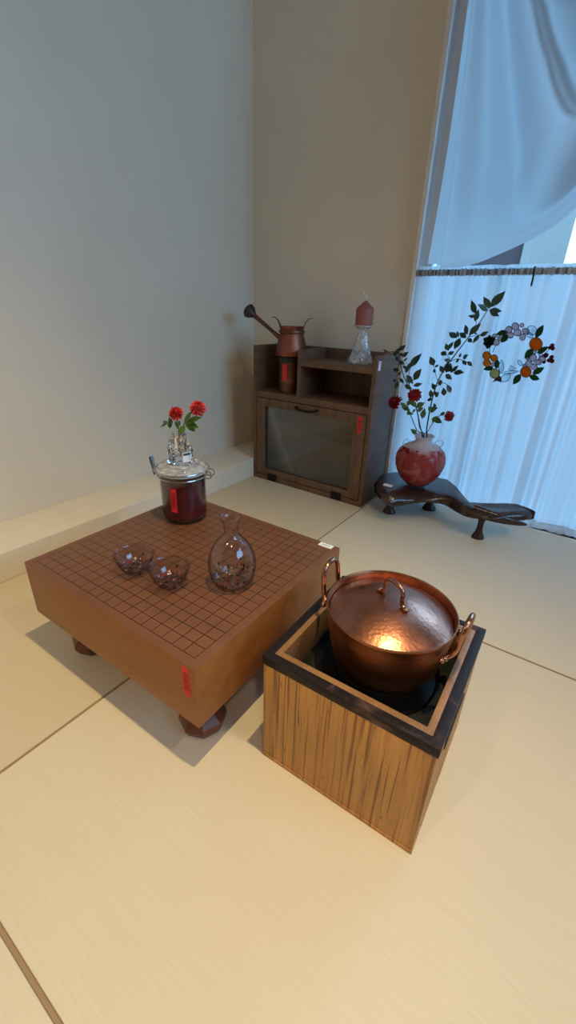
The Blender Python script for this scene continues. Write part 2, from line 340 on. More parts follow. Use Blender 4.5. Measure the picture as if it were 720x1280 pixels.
def door_glass():
    m, nt, b = new_mat('smoky cabinet glass'); out = nt.nodes['Material Output']; nt.nodes.remove(b)
    tp = N(nt, 'ShaderNodeBsdfTransparent'); tp.inputs['Color'].default_value = (0.86, 0.87, 0.90, 1)
    gl = N(nt, 'ShaderNodeBsdfGlossy'); gl.inputs['Roughness'].default_value = 0.10
    df = N(nt, 'ShaderNodeBsdfDiffuse'); df.inputs['Color'].default_value = (0.25, 0.25, 0.26, 1)
    fr = N(nt, 'ShaderNodeFresnel'); fr.inputs['IOR'].default_value = 1.6
    m0 = N(nt, 'ShaderNodeMixShader'); m0.inputs[0].default_value = 0.05; L(nt, tp.outputs[0], m0.inputs[1]); L(nt, df.outputs[0], m0.inputs[2])
    mx = N(nt, 'ShaderNodeMixShader'); L(nt, fr.outputs[0], mx.inputs[0]); L(nt, m0.outputs[0], mx.inputs[1]); L(nt, gl.outputs[0], mx.inputs[2])
    L(nt, mx.outputs[0], out.inputs['Surface'])
    return m
M['door_glass'] = door_glass()
M['facade'] = plain('blue glazed facade', (0.055, 0.036, 0.036), 1.0, var=0.1, nscale=0.4, spec=0.0)
M['facade_light'] = plain('pale facade panels', (0.20, 0.17, 0.145), 1.0, var=0.05, nscale=0.4, spec=0.0)
M['paving'] = plain('dark paving', (0.07, 0.07, 0.07), 0.8, var=0.1, nscale=1)

# ------------------------------------------------------------------ mesh helpers
def box(x0, x1, y0, y1, z0, z1, bev=0.0, seg=2, bm=None):
    own = bm is None; b = bmesh.new()
    r = bmesh.ops.create_cube(b, size=1)
    for v in b.verts:
        v.co = Vector(((x0+x1)/2 + v.co.x*(x1-x0), (y0+y1)/2 + v.co.y*(y1-y0), (z0+z1)/2 + v.co.z*(z1-z0)))
    if bev: bmesh.ops.bevel(b, geom=list(b.edges), offset=bev, segments=seg, profile=0.6, affect='EDGES')
    if own: return b
    join(bm, b); return bm
def join(dst, src):
    mp = {}
    for v in src.verts: mp[v] = dst.verts.new(v.co)
    for f in src.faces:
        try: dst.faces.new([mp[v] for v in f.verts])
        except ValueError: pass
    src.free(); return dst
def lathe(prof, n=48, cx=0.0, cy=0.0, wob=None, bm=None):
    bm = bm or bmesh.new(); rings = []
    for (r, z) in prof:
        if r < 1e-6: rings.append([bm.verts.new((cx, cy, z))]); continue
        ring = []
        for k in range(n):
            t = 2*pi*k/n; rr = r*(wob(t, z) if wob else 1)
            ring.append(bm.verts.new((cx+rr*cos(t), cy+rr*sin(t), z)))
        rings.append(ring)
    for a, b in zip(rings, rings[1:]):
        for k in range(n):
            k2 = (k+1) % n
            if len(a) == 1 and len(b) == 1: continue
            if len(a) == 1: bm.faces.new((a[0], b[k2], b[k]))
            elif len(b) == 1: bm.faces.new((a[k], a[k2], b[0]))
            else: bm.faces.new((a[k], a[k2], b[k2], b[k]))
    return bm
def smooth_path(pts, sub=6):
    P = [Vector(p) for p in pts]; out = []
    for i in range(len(P)-1):
        p0 = P[max(i-1, 0)]; p1 = P[i]; p2 = P[i+1]; p3 = P[min(i+2, len(P)-1)]
        for k in range(sub):
            t = k/sub
            out.append(0.5*((2*p1) + (-p0+p2)*t + (2*p0-5*p1+4*p2-p3)*t*t + (-p0+3*p1-3*p2+p3)*t**3))
    out.append(P[-1]); return out
def tube(pts, r, n=10, closed=False, bm=None, flat=1.0):
    bm = bm or bmesh.new(); P = [Vector(p) for p in pts]; m = len(P)
    R = r if isinstance(r, (list, tuple)) else [r]*m
    rings = []; nrm = None
    for i in range(m):
        if closed: t = (P[(i+1) % m]-P[i-1]).normalized()
        else: t = (P[min(i+1, m-1)]-P[max(i-1, 0)]).normalized()
        if nrm is None:
            a = Vector((0, 0, 1)) if abs(t.z) < 0.9 else Vector((1, 0, 0)); nrm = (a - t*a.dot(t)).normalized()
        else: nrm = (nrm - t*nrm.dot(t)).normalized()
        bn = t.cross(nrm)
        rings.append([bm.verts.new(P[i] + (nrm*cos(2*pi*k/n) + bn*sin(2*pi*k/n)*flat)*R[i]) for k in range(n)])
    pairs = list(zip(rings, rings[1:])) + ([(rings[-1], rings[0])] if closed else [])
    for a, b in pairs:
        for k in range(n): bm.faces.new((a[k], a[(k+1) % n], b[(k+1) % n], b[k]))
    if not closed:
        bm.faces.new(list(reversed(rings[0]))); bm.faces.new(rings[-1])
    return bm
def sphere(c, r, u=16, v=10, sc=(1, 1, 1), bm=None):
    b = bmesh.new(); bmesh.ops.create_uvsphere(b, u_segments=u, v_segments=v, radius=r)
    for q in b.verts: q.co = Vector((q.co.x*sc[0], q.co.y*sc[1], q.co.z*sc[2])) + Vector(c)
    if bm is None: return b
    join(bm, b); return bm
def grid(fn, nu, nv, bm=None, closed=False):
    bm = bm or bmesh.new()
    V = [[bm.verts.new(fn(i/nu, j/nv)) for j in range(nv+1)] for i in range(nu+1)]
    for i in range(nu):
        for j in range(nv): bm.faces.new((V[i][j], V[i+1][j], V[i+1][j+1], V[i][j+1]))
    return bm
def leaf(base, tip, width, normal, cup=0.25, bm=None, droop=0.0):
    bm = bm or bmesh.new(); base = Vector(base); tip = Vector(tip); ax = tip-base; ln = ax.length; ax.normalize()
    nr = Vector(normal); nr = (nr-ax*nr.dot(ax)).normalized(); sd = ax.cross(nr); rows = []
    for t, w in ((0, 0.06), (0.12, 0.45), (0.3, 0.92), (0.48, 1.0), (0.66, 0.78), (0.84, 0.36), (1.0, 0.02)):
        c = base + ax*ln*t + nr*(-droop*ln*t*t)
        rows.append([bm.verts.new(c - sd*w*width/2 + nr*cup*w*width/2), bm.verts.new(c), bm.verts.new(c + sd*w*width/2 + nr*cup*w*width/2)])
    for a, b in zip(rows, rows[1:]):
        for k in (0, 1): bm.faces.new((a[k], a[k+1], b[k+1], b[k]))
    return bm
def bloom(c, r, axis, layers=6, bm=None, petals=13):
    # a double red bloom: rings of spoon petals from the rim to the heart
    bm = bm or bmesh.new(); c = Vector(c); ax = Vector(axis).normalized()
    a = Vector((1, 0, 0)) if abs(ax.x) < 0.8 else Vector((0, 1, 0)); e1 = (a-ax*a.dot(ax)).normalized(); e2 = ax.cross(e1)
    for l in range(layers):
        f = l/(layers-1); el = radians(-28 + 105*f); rr = r*(1.0-0.30*f); n = max(5, int(petals*(1-0.45*f)))
        for k in range(n):
            t = 2*pi*(k+0.5*(l % 2))/n + random.uniform(-.1, .1); d = e1*cos(t)+e2*sin(t)
            dr = (d*cos(el)+ax*sin(el)).normalized(); nr = (ax*cos(el)-d*sin(el)).normalized()
            q = rr*random.uniform(.88, 1.06)
            leaf(c+dr*q*0.15, c+dr*q, q*0.52, nr, 0.35, bm, droop=0.12)
    sphere(c, r*0.42, 10, 8, bm=bm)
    return bm

ORG = {}
def finish(name, bm, mat, smooth=True, angle=40):
    bmesh.ops.remove_doubles(bm, verts=bm.verts, dist=1e-7)
    bmesh.ops.recalc_face_normals(bm, faces=bm.faces)
    me = bpy.data.meshes.new(name); bm.to_mesh(me); bm.free()
    for m in (mat if isinstance(mat, (list, tuple)) else [mat]): me.materials.append(m)
    if smooth:
        me.polygons.foreach_set('use_smooth', [True]*len(me.polygons)); me.set_sharp_from_angle(angle=radians(angle))
    o = bpy.data.objects.new(name, me); COL.objects.link(o)
    return o
def part(name, bm, mat, parent, label=None, smooth=True, angle=40, local=False):
    """a mesh in world axes (local=True: already in the thing's own axes) made a child of parent"""
    if not local: bmesh.ops.translate(bm, verts=bm.verts, vec=-ORG[parent.name])
    o = finish(name, bm, mat, smooth, angle); o.parent = parent; ORG[o.name] = ORG[parent.name]
    if label: o['label'] = label
    return o
def thing(name, label, cat, loc=(0, 0, 0), rotz=0.0, group=None):
    o = bpy.data.objects.new(name, None); COL.objects.link(o); o.empty_display_size = 0.05
    o.location = loc; o.rotation_euler = (0, 0, rotz); o['label'] = label; o['category'] = cat
    if group: o['group'] = group
    ORG[o.name] = Vector(loc); return o
def struct(name, bm, mat, smooth=False, parent=None):
    o = finish(name, bm, mat, smooth); o['kind'] = 'structure'
    if parent: o.parent = parent
    return o
def text_bm(txt, size, mtx, extrude=0.0001):
    cu = bpy.data.curves.new('t', 'FONT'); cu.body = txt; cu.size = size; cu.extrude = extrude; cu.align_x = 'CENTER'; cu.align_y = 'CENTER'
    cu.space_line = 0.95
    o = bpy.data.objects.new('t', cu); COL.objects.link(o); bpy.context.view_layer.update()
    me = bpy.data.meshes.new_from_object(o.evaluated_get(bpy.context.evaluated_depsgraph_get()))
    bm = bmesh.new(); bm.from_mesh(me); bm.transform(mtx)
    bpy.data.objects.remove(o); bpy.data.meshes.remove(me); bpy.data.curves.remove(cu)
    return bm
TAG = '\u975e\n\u5356\n\u54c1'
def front_facing(x, y, z):        # text upright on a surface that faces -y
    return Matrix.Translation((x, y, z)) @ Matrix.Rotation(pi/2, 4, 'X')

# ------------------------------------------------------------------ the room
WX, WY, RX, RY, H = -0.9814, 1.325, 2.2, -2.6, 2.45      # left wall, back wall, right wall, rear wall, ceiling
SEAMX, SEAMY = -0.2585, (-0.2765, 0.5977)
def floor_bm():
    hw = 0.0022
    xs = sorted(set([WX-0.1, -0.9, -0.7, -0.5, SEAMX-hw*1.6, SEAMX-hw, SEAMX+hw, SEAMX+hw*1.6] + [-0.2+0.2*k for k in range(12)] + [RX]))
    ys = sorted(set([RY+0.35*k for k in range(6)] + [WY+0.1] + [0.0, 0.3, 0.9, 1.15] + sum([[y-hw*1.6, y-hw, y+hw, y+hw*1.6] for y in SEAMY], [])))
    bm = bmesh.new(); G = []
    for x in xs:
        row = []
        for y in ys:
            z = 0.0
            if abs(x-SEAMX) < hw*1.1: z = -0.0025
            if x > SEAMX and any(abs(y-s) < hw*1.1 for s in SEAMY): z = -0.0025
            row.append(bm.verts.new((x, y, z)))
        G.append(row)
    for i in range(len(xs)-1):
        for j in range(len(ys)-1): bm.faces.new((G[i][j], G[i+1][j], G[i+1][j+1], G[i][j+1]))
    return bm
struct('floor', floor_bm(), M['tatami'])
struct('wall_left', box(WX-0.1, WX, RY, WY+0.1, -0.02, H), M['wall'])
WINX0, WINX1, WINZ0, WINZ1 = -0.2648, 1.18, 0.0, 2.2
wb = bmesh.new()
def back_wall():
    o = [(WX, -0.02), (RX, -0.02), (RX, H), (WX, H)]; i = [(WINX0, WINZ0), (WINX1, WINZ0), (WINX1, WINZ1), (WINX0, WINZ1)]
    bm = bmesh.new(); V = []
    for y in (WY, WY+0.12): V.append(([bm.verts.new((x, y, z)) for x, z in o], [bm.verts.new((x, y, z)) for x, z in i]))
    for k in range(4):
        k2 = (k+1) % 4
        for s in (0, 1): bm.faces.new((V[s][0][k], V[s][0][k2], V[s][1][k2], V[s][1][k]))
        bm.faces.new((V[0][1][k], V[0][1][k2], V[1][1][k2], V[1][1][k])); bm.faces.new((V[0][0][k], V[0][0][k2], V[1][0][k2], V[1][0][k]))
    return bm
struct('wall_back', back_wall(), M['wall'])
W2 = (-0.55, 1.15, 0.98, 1.88)      # y and z extent of an unseen window added to light the left wall
def right_wall():
    o = [(RY, -0.02), (WY+0.12, -0.02), (WY+0.12, H), (RY, H)]; i = [(W2[0], W2[2]), (W2[1], W2[2]), (W2[1], W2[3]), (W2[0], W2[3])]
    bm = bmesh.new(); V = []
    for x in (RX, RX+0.1): V.append(([bm.verts.new((x, y, z)) for y, z in o], [bm.verts.new((x, y, z)) for y, z in i]))
    for k in range(4):
        k2 = (k+1) % 4
        for s in (0, 1): bm.faces.new((V[s][0][k], V[s][0][k2], V[s][1][k2], V[s][1][k]))
        bm.faces.new((V[0][1][k], V[0][1][k2], V[1][1][k2], V[1][1][k])); bm.faces.new((V[0][0][k], V[0][0][k2], V[1][0][k2], V[1][0][k]))
    return bm
struct('wall_right', right_wall(), M['tan_wall'])
struct('wall_rear', box(WX-0.1, RX+0.1, RY-0.1, RY, -0.02, H), M['tan_wall'])
struct('ceiling', box(WX-0.1, RX+0.1, RY-0.1, WY+0.12, H, H+0.1), M['ceiling'])
struct('trim_1', box(WX, -0.7944, RY, WY, 0.0, 0.0812, 0.0025), M['ledge'])      # low ledge along the left wall
# window: white frame, mullions and panes set back in the wall
win = bpy.data.objects.new('window_1', None); COL.objects.link(win); win['kind'] = 'structure'; ORG['window_1'] = Vector((0, 0, 0))
wf = bmesh.new(); y0, y1 = WY+0.055, WY+0.105
for (a, b_, c, d) in ((WINX0, WINX0+0.034, WINZ0, WINZ1), (WINX1-0.045, WINX1, WINZ0, WINZ1), (WINX0, WINX1, WINZ0, WINZ0+0.03), (WINX0, WINX1, WINZ1-0.045, WINZ1), (0.80, 0.845, WINZ0, WINZ1)):
    box(a, b_, y0, y1, c, d, 0.003, bm=wf)
part('window_frame', wf, M['white_paint'], win)
part('window_pane', box(WINX0+0.03, 0.82, WY+0.078, WY+0.082, WINZ0+0.02, WINZ1-0.03), M['window_glass'], win)
part('window_pane', box(0.82, WINX1-0.03, WY+0.078, WY+0.082, WINZ0+0.02, WINZ1-0.03), M['window_glass'], win)
jl = box(WINX0-0.012, WINX0+0.003, WY-0.006, WY+0.056, 0.0, WINZ1, 0.002)
part('window_jamb', jl, M['white_paint'], win)
fill_win = bpy.data.objects.new('fill_window', None); COL.objects.link(fill_win); fill_win['kind'] = 'structure'; ORG['fill_window'] = Vector((0, 0, 0))  # made-up window in the unseen right wall, lets daylight onto the left wall
wf = bmesh.new()
for (a, b_, c, d) in ((W2[0], W2[0]+0.04, W2[2], W2[3]), (W2[1]-0.04, W2[1], W2[2], W2[3]), (W2[0], W2[1], W2[2], W2[2]+0.04), (W2[0], W2[1], W2[3]-0.04, W2[3])):
    box(RX+0.04, RX+0.08, a, b_, c, d, 0.003, bm=wf)
part('window_frame', wf, M['white_paint'], fill_win)
part('window_pane', box(RX+0.058, RX+0.062, W2[0]+0.03, W2[1]-0.03, W2[2]+0.03, W2[3]-0.03), M['window_glass'], fill_win)
# outside
struct('ground', box(-25, 25, WY+0.13, 40, -0.6, -0.5), M['paving'])

# ------------------------------------------------------------------ go board
gy = 0.01185
gc = Matrix.Rotation(gy, 3, 'Z') @ Vector((-GW/2, GD/2, 0))
gb = thing('go_board', 'thick amber wooden go board on four dark feet, ruled with a grid', 'go board', gc, gy)
part('board', box(-GW/2, GW/2, -GD/2, GD/2, GB, GT, 0.0022, 2), M['board'], gb, local=True, angle=30)
def foot(cx, cy):
    pr = [(0, 0.0), (0.020, 0.0), (0.036, 0.003), (0.0425, 0.017), (0.0415, 0.027), (0.030, 0.038), (0.023, 0.050), (0.025, 0.066), (0.032, 0.078), (0.038, 0.086), (0.038, GB), (0, GB)]
    def wob(t, z): return 1 + 0.045*cos(8*t)
    return lathe(pr, 8, cx, cy)
for sx in (-1, 1):
    for sy in (-1, 1):
        part('leg', foot(sx*(GW/2-0.066), sy*(GD/2-0.068)), M['leg_wood'], gb, local=True, angle=22)
# red slip on the near face, close to the near corner; small white sticker on the far right corner
tx = GW/2-0.019; ty = -GD/2-0.0004
o = part('red_paper_slip', box(tx-0.0075, tx+0.0075, ty-0.0003, ty+0.0004, GT-0.062, GT-0.006), M['red_paper'], gb, 'red paper slip with dark red characters', local=True)
part('printed_characters', text_bm(TAG, 0.0125, front_facing(tx, ty-0.0004, GT-0.034)), M['red_ink'], o, local=True)
o = part('price_sticker', box(GW/2-0.045, GW/2-0.013, GD/2-0.018, GD/2-0.003, GT, GT+0.0004), M['white_paper'], gb, 'small white paper sticker', local=True)
part('printed_line', box(GW/2-0.038, GW/2-0.020, GD/2-0.012, GD/2-0.008, GT+0.0004, GT+0.0005), M['grey_ink'], o, local=True)

# ------------------------------------------------------------------ brazier box
HX, HY, HW, HD, HH, hyaw = 0.31354, 0.08808, 0.25805, 0.25513, 0.22032, 0.02269
hb = thing('brazier_box', 'square brazier box of golden streaked wood with a black lacquer rim', 'brazier', (HX, HY, 0), hyaw)
def ring_frame(x0, x1, y0, y1, w, z0, z1, bev):
    bm = bmesh.new(); o = [(x0, y0), (x1, y0), (x1, y1), (x0, y1)]; i = [(x0+w, y0+w), (x1-w, y0+w), (x1-w, y1-w), (x0+w, y1-w)]
    T = [[bm.verts.new((*p, z)) for p in q] for q in (o, i) for z in (z0, z1)]    # o0 o1 i0 i1
    for k in range(4):
        k2 = (k+1) % 4
        bm.faces.new((T[0][k], T[0][k2], T[1][k2], T[1][k])); bm.faces.new((T[1][k], T[1][k2], T[3][k2], T[3][k]))
        bm.faces.new((T[3][k], T[3][k2], T[2][k2], T[2][k])); bm.faces.new((T[2][k], T[2][k2], T[0][k2], T[0][k]))
    if bev: bmesh.ops.bevel(bm, geom=[e for e in bm.edges], offset=bev, segments=2, profile=0.6, affect='EDGES')
    return bm
part('base_strip', ring_frame(-HW, 0, 0, HD, 0.02, 0.0, 0.0075, 0.0008), M['brazier'], hb, local=True)
part('wooden_wall', ring_frame(-HW+0.0008, -0.0008, 0.0008, HD-0.0008, 0.018, 0.0083, HH-0.0165, 0.001), M['brazier'], hb, local=True)
part('lacquer_rim', ring_frame(-HW-0.001, 0.001, -0.001, HD+0.001, 0.0135, HH-0.0165, HH, 0.0015), M['rim'], hb, 'black lacquered rim with brown marbling', local=True)
part('inner_liner', ring_frame(-HW+0.0125, -0.0125, 0.0125, HD-0.0125, 0.0095, 0.14, HH-0.0005, 0.001), M['liner'], hb, 'tan wooden liner inside the rim', local=True)
part('hob_plate', box(-HW+0.02, -0.02, 0.02, HD-0.02, 0.150, 0.158, 0.001), M['grey_glass'], hb, 'dark smoky hob plate', local=True)
hc = Vector((-HW/2+0.002, HD/2+0.006, 0))
bur = lathe([(0, 0.158), (0.086, 0.158), (0.090, 0.161), (0.088, 0.164), (0, 0.165)], 48, hc.x, hc.y)
part('burner_plate', bur, M['black_glass'], hb, 'round black burner plate', local=True)
tr = lathe([(0.058, 0.166), (0.068, 0.166), (0.070, 0.176), (0.069, 0.1812), (0.060, 0.1812), (0.058, 0.176), (0.058, 0.166)], 40, hc.x, hc.y)
part('trivet_ring', tr, M['iron'], hb, local=True)
slot = box(0.0002, 0.0010, 0.105, 0.150, 0.115, 0.150, 0.0)
part('hand_slot', box(-0.004, 0.0012, 0.062, 0.158, 0.148, 0.168, 0.002), M['dark_metal'], hb, 'dark finger slot in the side', local=True)

# ------------------------------------------------------------------ copper pot
pc = (0.187, 0.2215, 0.1815)
pot = thing('copper_pot', 'hammered copper pot with a domed lid and two loop handles, sitting in the brazier', 'cooking pot', pc)
h = 0.1035; R = 0.0945
def potwall(z): return R*(0.74+0.26*min(1, (z/(h*0.72)))**0.62) if z < h*0.72 else R
prof = [(0, 0.0), (0.060, 0.0), (0.070, 0.003), (0.0765, 0.009), (0.082, 0.022), (0.086, 0.040), (0.0895, 0.062), (0.0925, 0.084), (R-0.0003, 0.098), (R+0.0014, h-0.0012), (R+0.0010, h), (R-0.0004, h), (R-0.0022, h-0.003),
        (0.0905, 0.084), (0.0875, 0.062), (0.084, 0.040), (0.080, 0.022), (0.074, 0.010), (0.067, 0.0045), (0, 0.003)]
part('pot_body', lathe(prof, 96), M['copper'], pot, local=True, angle=50)
lid = []
for k in range(13):
    f = k/12; lid.append((0.0885*(1-f), h-0.0125 + 0.0235*(1-(1-f)**2.1)))
lidp = [(0.0900, h-0.0135), (0.0898, h-0.0125)] + lid + [(0, lid[-1][1]-0.002)]
lb = lathe([(0.0875, h-0.0140)] + lidp[:-1], 96)
ld = part('lid', lb, M['copper_lid'], pot, 'domed hammered copper lid', local=True, angle=60)
# lid handle: an omega loop riveted across the crown
zt = lid[-1][1]
def dome(r): f = 1-r/0.0885; return h-0.0125+0.0235*(1-(1-f)**2.1)
ang = 2.72
ex = Vector((cos(ang), sin(ang), 0))
w = 0.020
hp = [ex*(-w-0.008)+Vector((0, 0, dome(w+0.008)+0.0025)), ex*(-w-0.001)+Vector((0, 0, dome(w)+0.0035)), ex*(-w+0.002)+Vector((0, 0, zt+0.010)), ex*(-w+0.002)+Vector((0, 0, zt+0.020)), ex*(-w*0.62)+Vector((0, 0, zt+0.0285)),
      Vector((0, 0, zt+0.031))]
hp = hp + [Vector((-p.x, -p.y, p.z)) for p in reversed(hp[:-1])]
lh_ = tube(smooth_path(hp, 5), 0.0031, 10)
lo = part('lid_handle', lh_, M['copper_handle'], ld, local=True)
for s in (-1, 1):
    p = ex*(s*(w+0.0075)); part('rivet', sphere((p.x, p.y, dome(w+0.0075)+0.003), 0.0048, 12, 8, (1, 1, 0.7)), M['copper_handle'], lo, local=True)
def loop_handle(a):
    d = Vector((cos(a), sin(a), 0)); t = Vector((-sin(a), cos(a), 0)); b = Vector((0, 0, 1))
    rb = R+0.0035
    P = []
    for s in (-1, 1):
        q = [d*(rb*cos(0.40))+t*(s*rb*sin(0.40))+b*(h-0.020), d*(rb*cos(0.30)+0.001)+t*(s*rb*sin(0.30))+b*(h-0.0215),
             d*(rb+0.005)+t*(s*0.0225)+b*(h-0.012), d*(rb+0.0075)+t*(s*0.0215)+b*(h+0.006), d*(rb+0.009)+t*(s*0.0195)+b*(h+0.022), d*(rb+0.010)+t*(s*0.011)+b*(h+0.0315)]
        P.append(q)
    pts = P[0] + [d*(rb+0.0102)+b*(h+0.0335)] + list(reversed(P[1]))
    o = part('handle', tube(smooth_path(pts, 5), 0.0038, 10), M['copper_handle'], pot, local=True)
    for s in (-1, 1):
        for aa in (0.33, 0.40):
            c = d*((R+0.006)*cos(aa))+t*(s*(R+0.006)*sin(aa))+b*(h-0.0205)
            part('rivet', sphere(c, 0.0042, 12, 8), M['copper_handle'], o, local=True)
loop_handle(radians(-2)); loop_handle(radians(178))

# ------------------------------------------------------------------ glass bowls and carafe
def glass_bowl(name, label, c, R_=0.0372, hb_=0.040):
    t = thing(name, label, 'glass bowl', (c[0], c[1], GT+0.0003), 0, 'pair of little glass bowls')
    o = [(0.0, 0.0), (0.0165, 0.0), (0.0178, 0.0012), (0.0180, 0.0032), (0.0225, 0.0070), (0.0285, 0.0150), (0.0328, 0.0255), (0.0358, 0.0350), (R_-0.0002, hb_-0.0024), (R_+0.0008, hb_-0.0010), (R_+0.0002, hb_+0.0003), (R_-0.0014, hb_), (R_-0.0020, hb_-0.0014)]
    i = [(0.0338, 0.0350), (0.0307, 0.0255), (0.0264, 0.0158), (0.0200, 0.0090), (0.0110, 0.0062), (0, 0.0055)]
    part('bowl', lathe(o+i, 56), M['bowl_glass'], t, local=True, angle=60)
    return t
glass_bowl('glass_bowl', 'lilac glass bowl with coloured flecks, standing farther left from the carafe', (-0.2655, 0.1050))
glass_bowl('glass_bowl', 'lilac glass bowl with coloured flecks, standing between the other bowl and the carafe', (-0.1815, 0.1150))
cf = thing('glass_carafe', 'clear round-bellied glass carafe with flared neck and coloured flecks at the bottom', 'carafe', (-0.0985, 0.1880, GT+0.0003))
o = [(0, 0), (0.026, 0), (0.0300, 0.0012), (0.0345, 0.0075), (0.0395, 0.0180), (0.0425, 0.0310), (0.0432, 0.0430), (0.0415, 0.0560), (0.0365, 0.0700), (0.0290, 0.0830), (0.0205, 0.0935), (0.0140, 0.1005), (0.0122, 0.1075), (0.0128, 0.1170), (0.0160, 0.1270), (0.0190, 0.1340), (0.0186, 0.1347)]
i = [(r-0.0015, z-0.0004) for r, z in reversed(o[3:-1])] + [(0.024, 0.0038), (0, 0.0034)]
part('carafe_body', lathe(o+i, 64), M['carafe_glass'], cf, local=True, angle=60)

# ------------------------------------------------------------------ preserving jar
JC = (-0.3690, 0.3230)
jar = thing('preserving_jar', 'clip-top glass jar of dark red berry liquor with a red paper slip', 'jar', (JC[0], JC[1], GT+0.0003))
o = [(0, 0), (0.040, 0), (0.0450, 0.0015), (0.0490, 0.0070), (0.0505, 0.0150), (0.0510, 0.090), (0.0510, 0.1040), (0.0500, 0.1075), (0.0505, 0.1100), (0.0535, 0.1115), (0.0535, 0.1150), (0.0480, 0.1155)]
i = [(0.0475, 0.1080), (0.0485, 0.1000), (0.0485, 0.016), (0.0465, 0.0085), (0.0420, 0.0050), (0, 0.0045)]
part('glass_body', lathe(o+i, 64), M['jar_glass'], jar, local=True, angle=50)
part('liquor', lathe([(0, 0.0052), (0.0418, 0.0056), (0.0462, 0.0092), (0.0482, 0.0165), (0.0482, 0.099), (0.0478, 0.0998), (0, 0.0998)], 64), M['liquor'], jar, 'dark red liquor with berries', local=True)
part('seal_ring', lathe([(0.0480, 0.1157), (0.0545, 0.1157), (0.0555, 0.1172), (0.0545, 0.1187), (0.0480, 0.1187), (0.0480, 0.1157)], 56), M['gasket'], jar, 'pale rubber seal', local=True)
lidp = [(0, 0.119), (0.052, 0.119), (0.0570, 0.1200), (0.0580, 0.1220), (0.0570, 0.1245), (0.0530, 0.1262), (0.0515, 0.1280), (0.0515, 0.1305), (0.0490, 0.1330), (0.0430, 0.1340), (0.0415, 0.1328), (0.0330, 0.1325), (0.0310, 0.1345), (0.0280, 0.1352), (0, 0.1352)]
part('glass_lid', lathe(lidp, 64), M['frosted'], jar, 'stepped clear glass lid', local=True)
wire = bmesh.new()
tube([Vector((0.0545*cos(2*pi*k/48), 0.0545*sin(2*pi*k/48), 0.1085)) for k in range(48)], 0.0015, 8, True, wire)
tube([Vector((0.0595*cos(2*pi*k/48), 0.0595*sin(2*pi*k/48), 0.1235)) for k in range(48)], 0.0015, 8, True, wire)
wd = Vector((cos(radians(205)), sin(radians(205)), 0)); wt = Vector((-wd.y, wd.x, 0)); Zv = Vector((0, 0, 1))
for s in (-1, 1):     # hinge loops on the far side of the catch
    tube(smooth_path([-wd*0.0585+wt*(s*0.010)+Zv*0.1235, -wd*0.070+wt*(s*0.010)+Zv*0.122, -wd*0.0730+wt*(s*0.010)+Zv*0.114, -wd*0.067+wt*(s*0.010)+Zv*0.1075, -wd*0.0545+wt*(s*0.010)+Zv*0.1085], 4), 0.0015, 8, bm=wire)
    tube([wd*0.0585+wt*(s*0.009)+Zv*0.1235, wd*0.066+wt*(s*0.009)+Zv*0.116, wd*0.060+wt*(s*0.009)+Zv*0.108], 0.0015, 8, bm=wire)
part('wire_bail', wire, M['steel'], jar, local=True)
lev = grid(lambda u, v: wd*(0.0660+0.0065*v+0.002*sin(pi*u)) + wt*((u-0.5)*(0.022-0.006*(1-v))) + Zv*(0.1000+0.0440*v), 6, 8)
bmesh.ops.solidify(lev, geom=list(lev.faces), thickness=0.0016)
part('clip_lever', lev, M['steel'], jar, 'steel clip lever', local=True)
# red slip wrapped on the glass, facing the near side
ta = atan2(CAM.y-JC[1], CAM.x-JC[0]) - radians(27)
sl = grid(lambda u, v: Vector((0.0516*cos(ta+(u-0.5)*0.29), 0.0516*sin(ta+(u-0.5)*0.29), 0.034+0.058*v)), 6, 4)
bmesh.ops.solidify(sl, geom=list(sl.faces), thickness=0.0003)
o = part('red_paper_slip', sl, M['red_paper'], jar, 'red paper slip with dark characters', local=True)
mt = Matrix.Translation((0.0520*cos(ta), 0.0520*sin(ta), 0.063)) @ Matrix.Rotation(ta+pi/2, 4, 'Z') @ Matrix.Rotation(pi/2, 4, 'X')
part('printed_characters', text_bm(TAG, 0.0125, mt), M['red_ink'], o, local=True)

# small crystal vase on the jar lid
VC = (JC[0]-0.003, JC[1]+0.001, GT+0.0003+0.1356)
cv = thing('crystal_vase', 'small chunky crystal vase standing on the jar lid', 'vase', VC)
random.seed(3)
def ice(t, z): return 1 + 0.10*sin(5*t+60*z) + 0.09*sin(3*t-95*z+1) + 0.05*sin(11*t+2)
pr = [(0, 0), (0.026, 0), (0.0285, 0.004), (0.0275, 0.012), (0.0290, 0.020), (0.0255, 0.029), (0.0265, 0.037), (0.0215, 0.046), (0.0205, 0.054), (0.0165, 0.062), (0.0150, 0.067), (0.0115, 0.0672)]
inn = [(0.0105, 0.060), (0.0110, 0.045), (0.0120, 0.030), (0.0110, 0.017), (0, 0.015)]
bm = lathe(pr, 15, wob=ice); bmi = lathe([pr[-1]]+inn, 15)
for v in bmi.verts:
    if abs(v.co.z-pr[-1][1]) < 1e-6:
        t = atan2(v.co.y, v.co.x); f = ice(t, v.co.z); v.co.x *= f; v.co.y *= f
join(bm, bmi)
bmesh.ops.remove_doubles(bm, verts=bm.verts, dist=1e-5)
part('vase_body', bm, M['crystal'], cv, local=True, smooth=False)
sd = (CAM-Vector(VC)); sa = atan2(sd.y, sd.x)+radians(26)
sv = Vector((cos(sa), sin(sa), 0)); st_ = Vector((-sin(sa), cos(sa), 0))
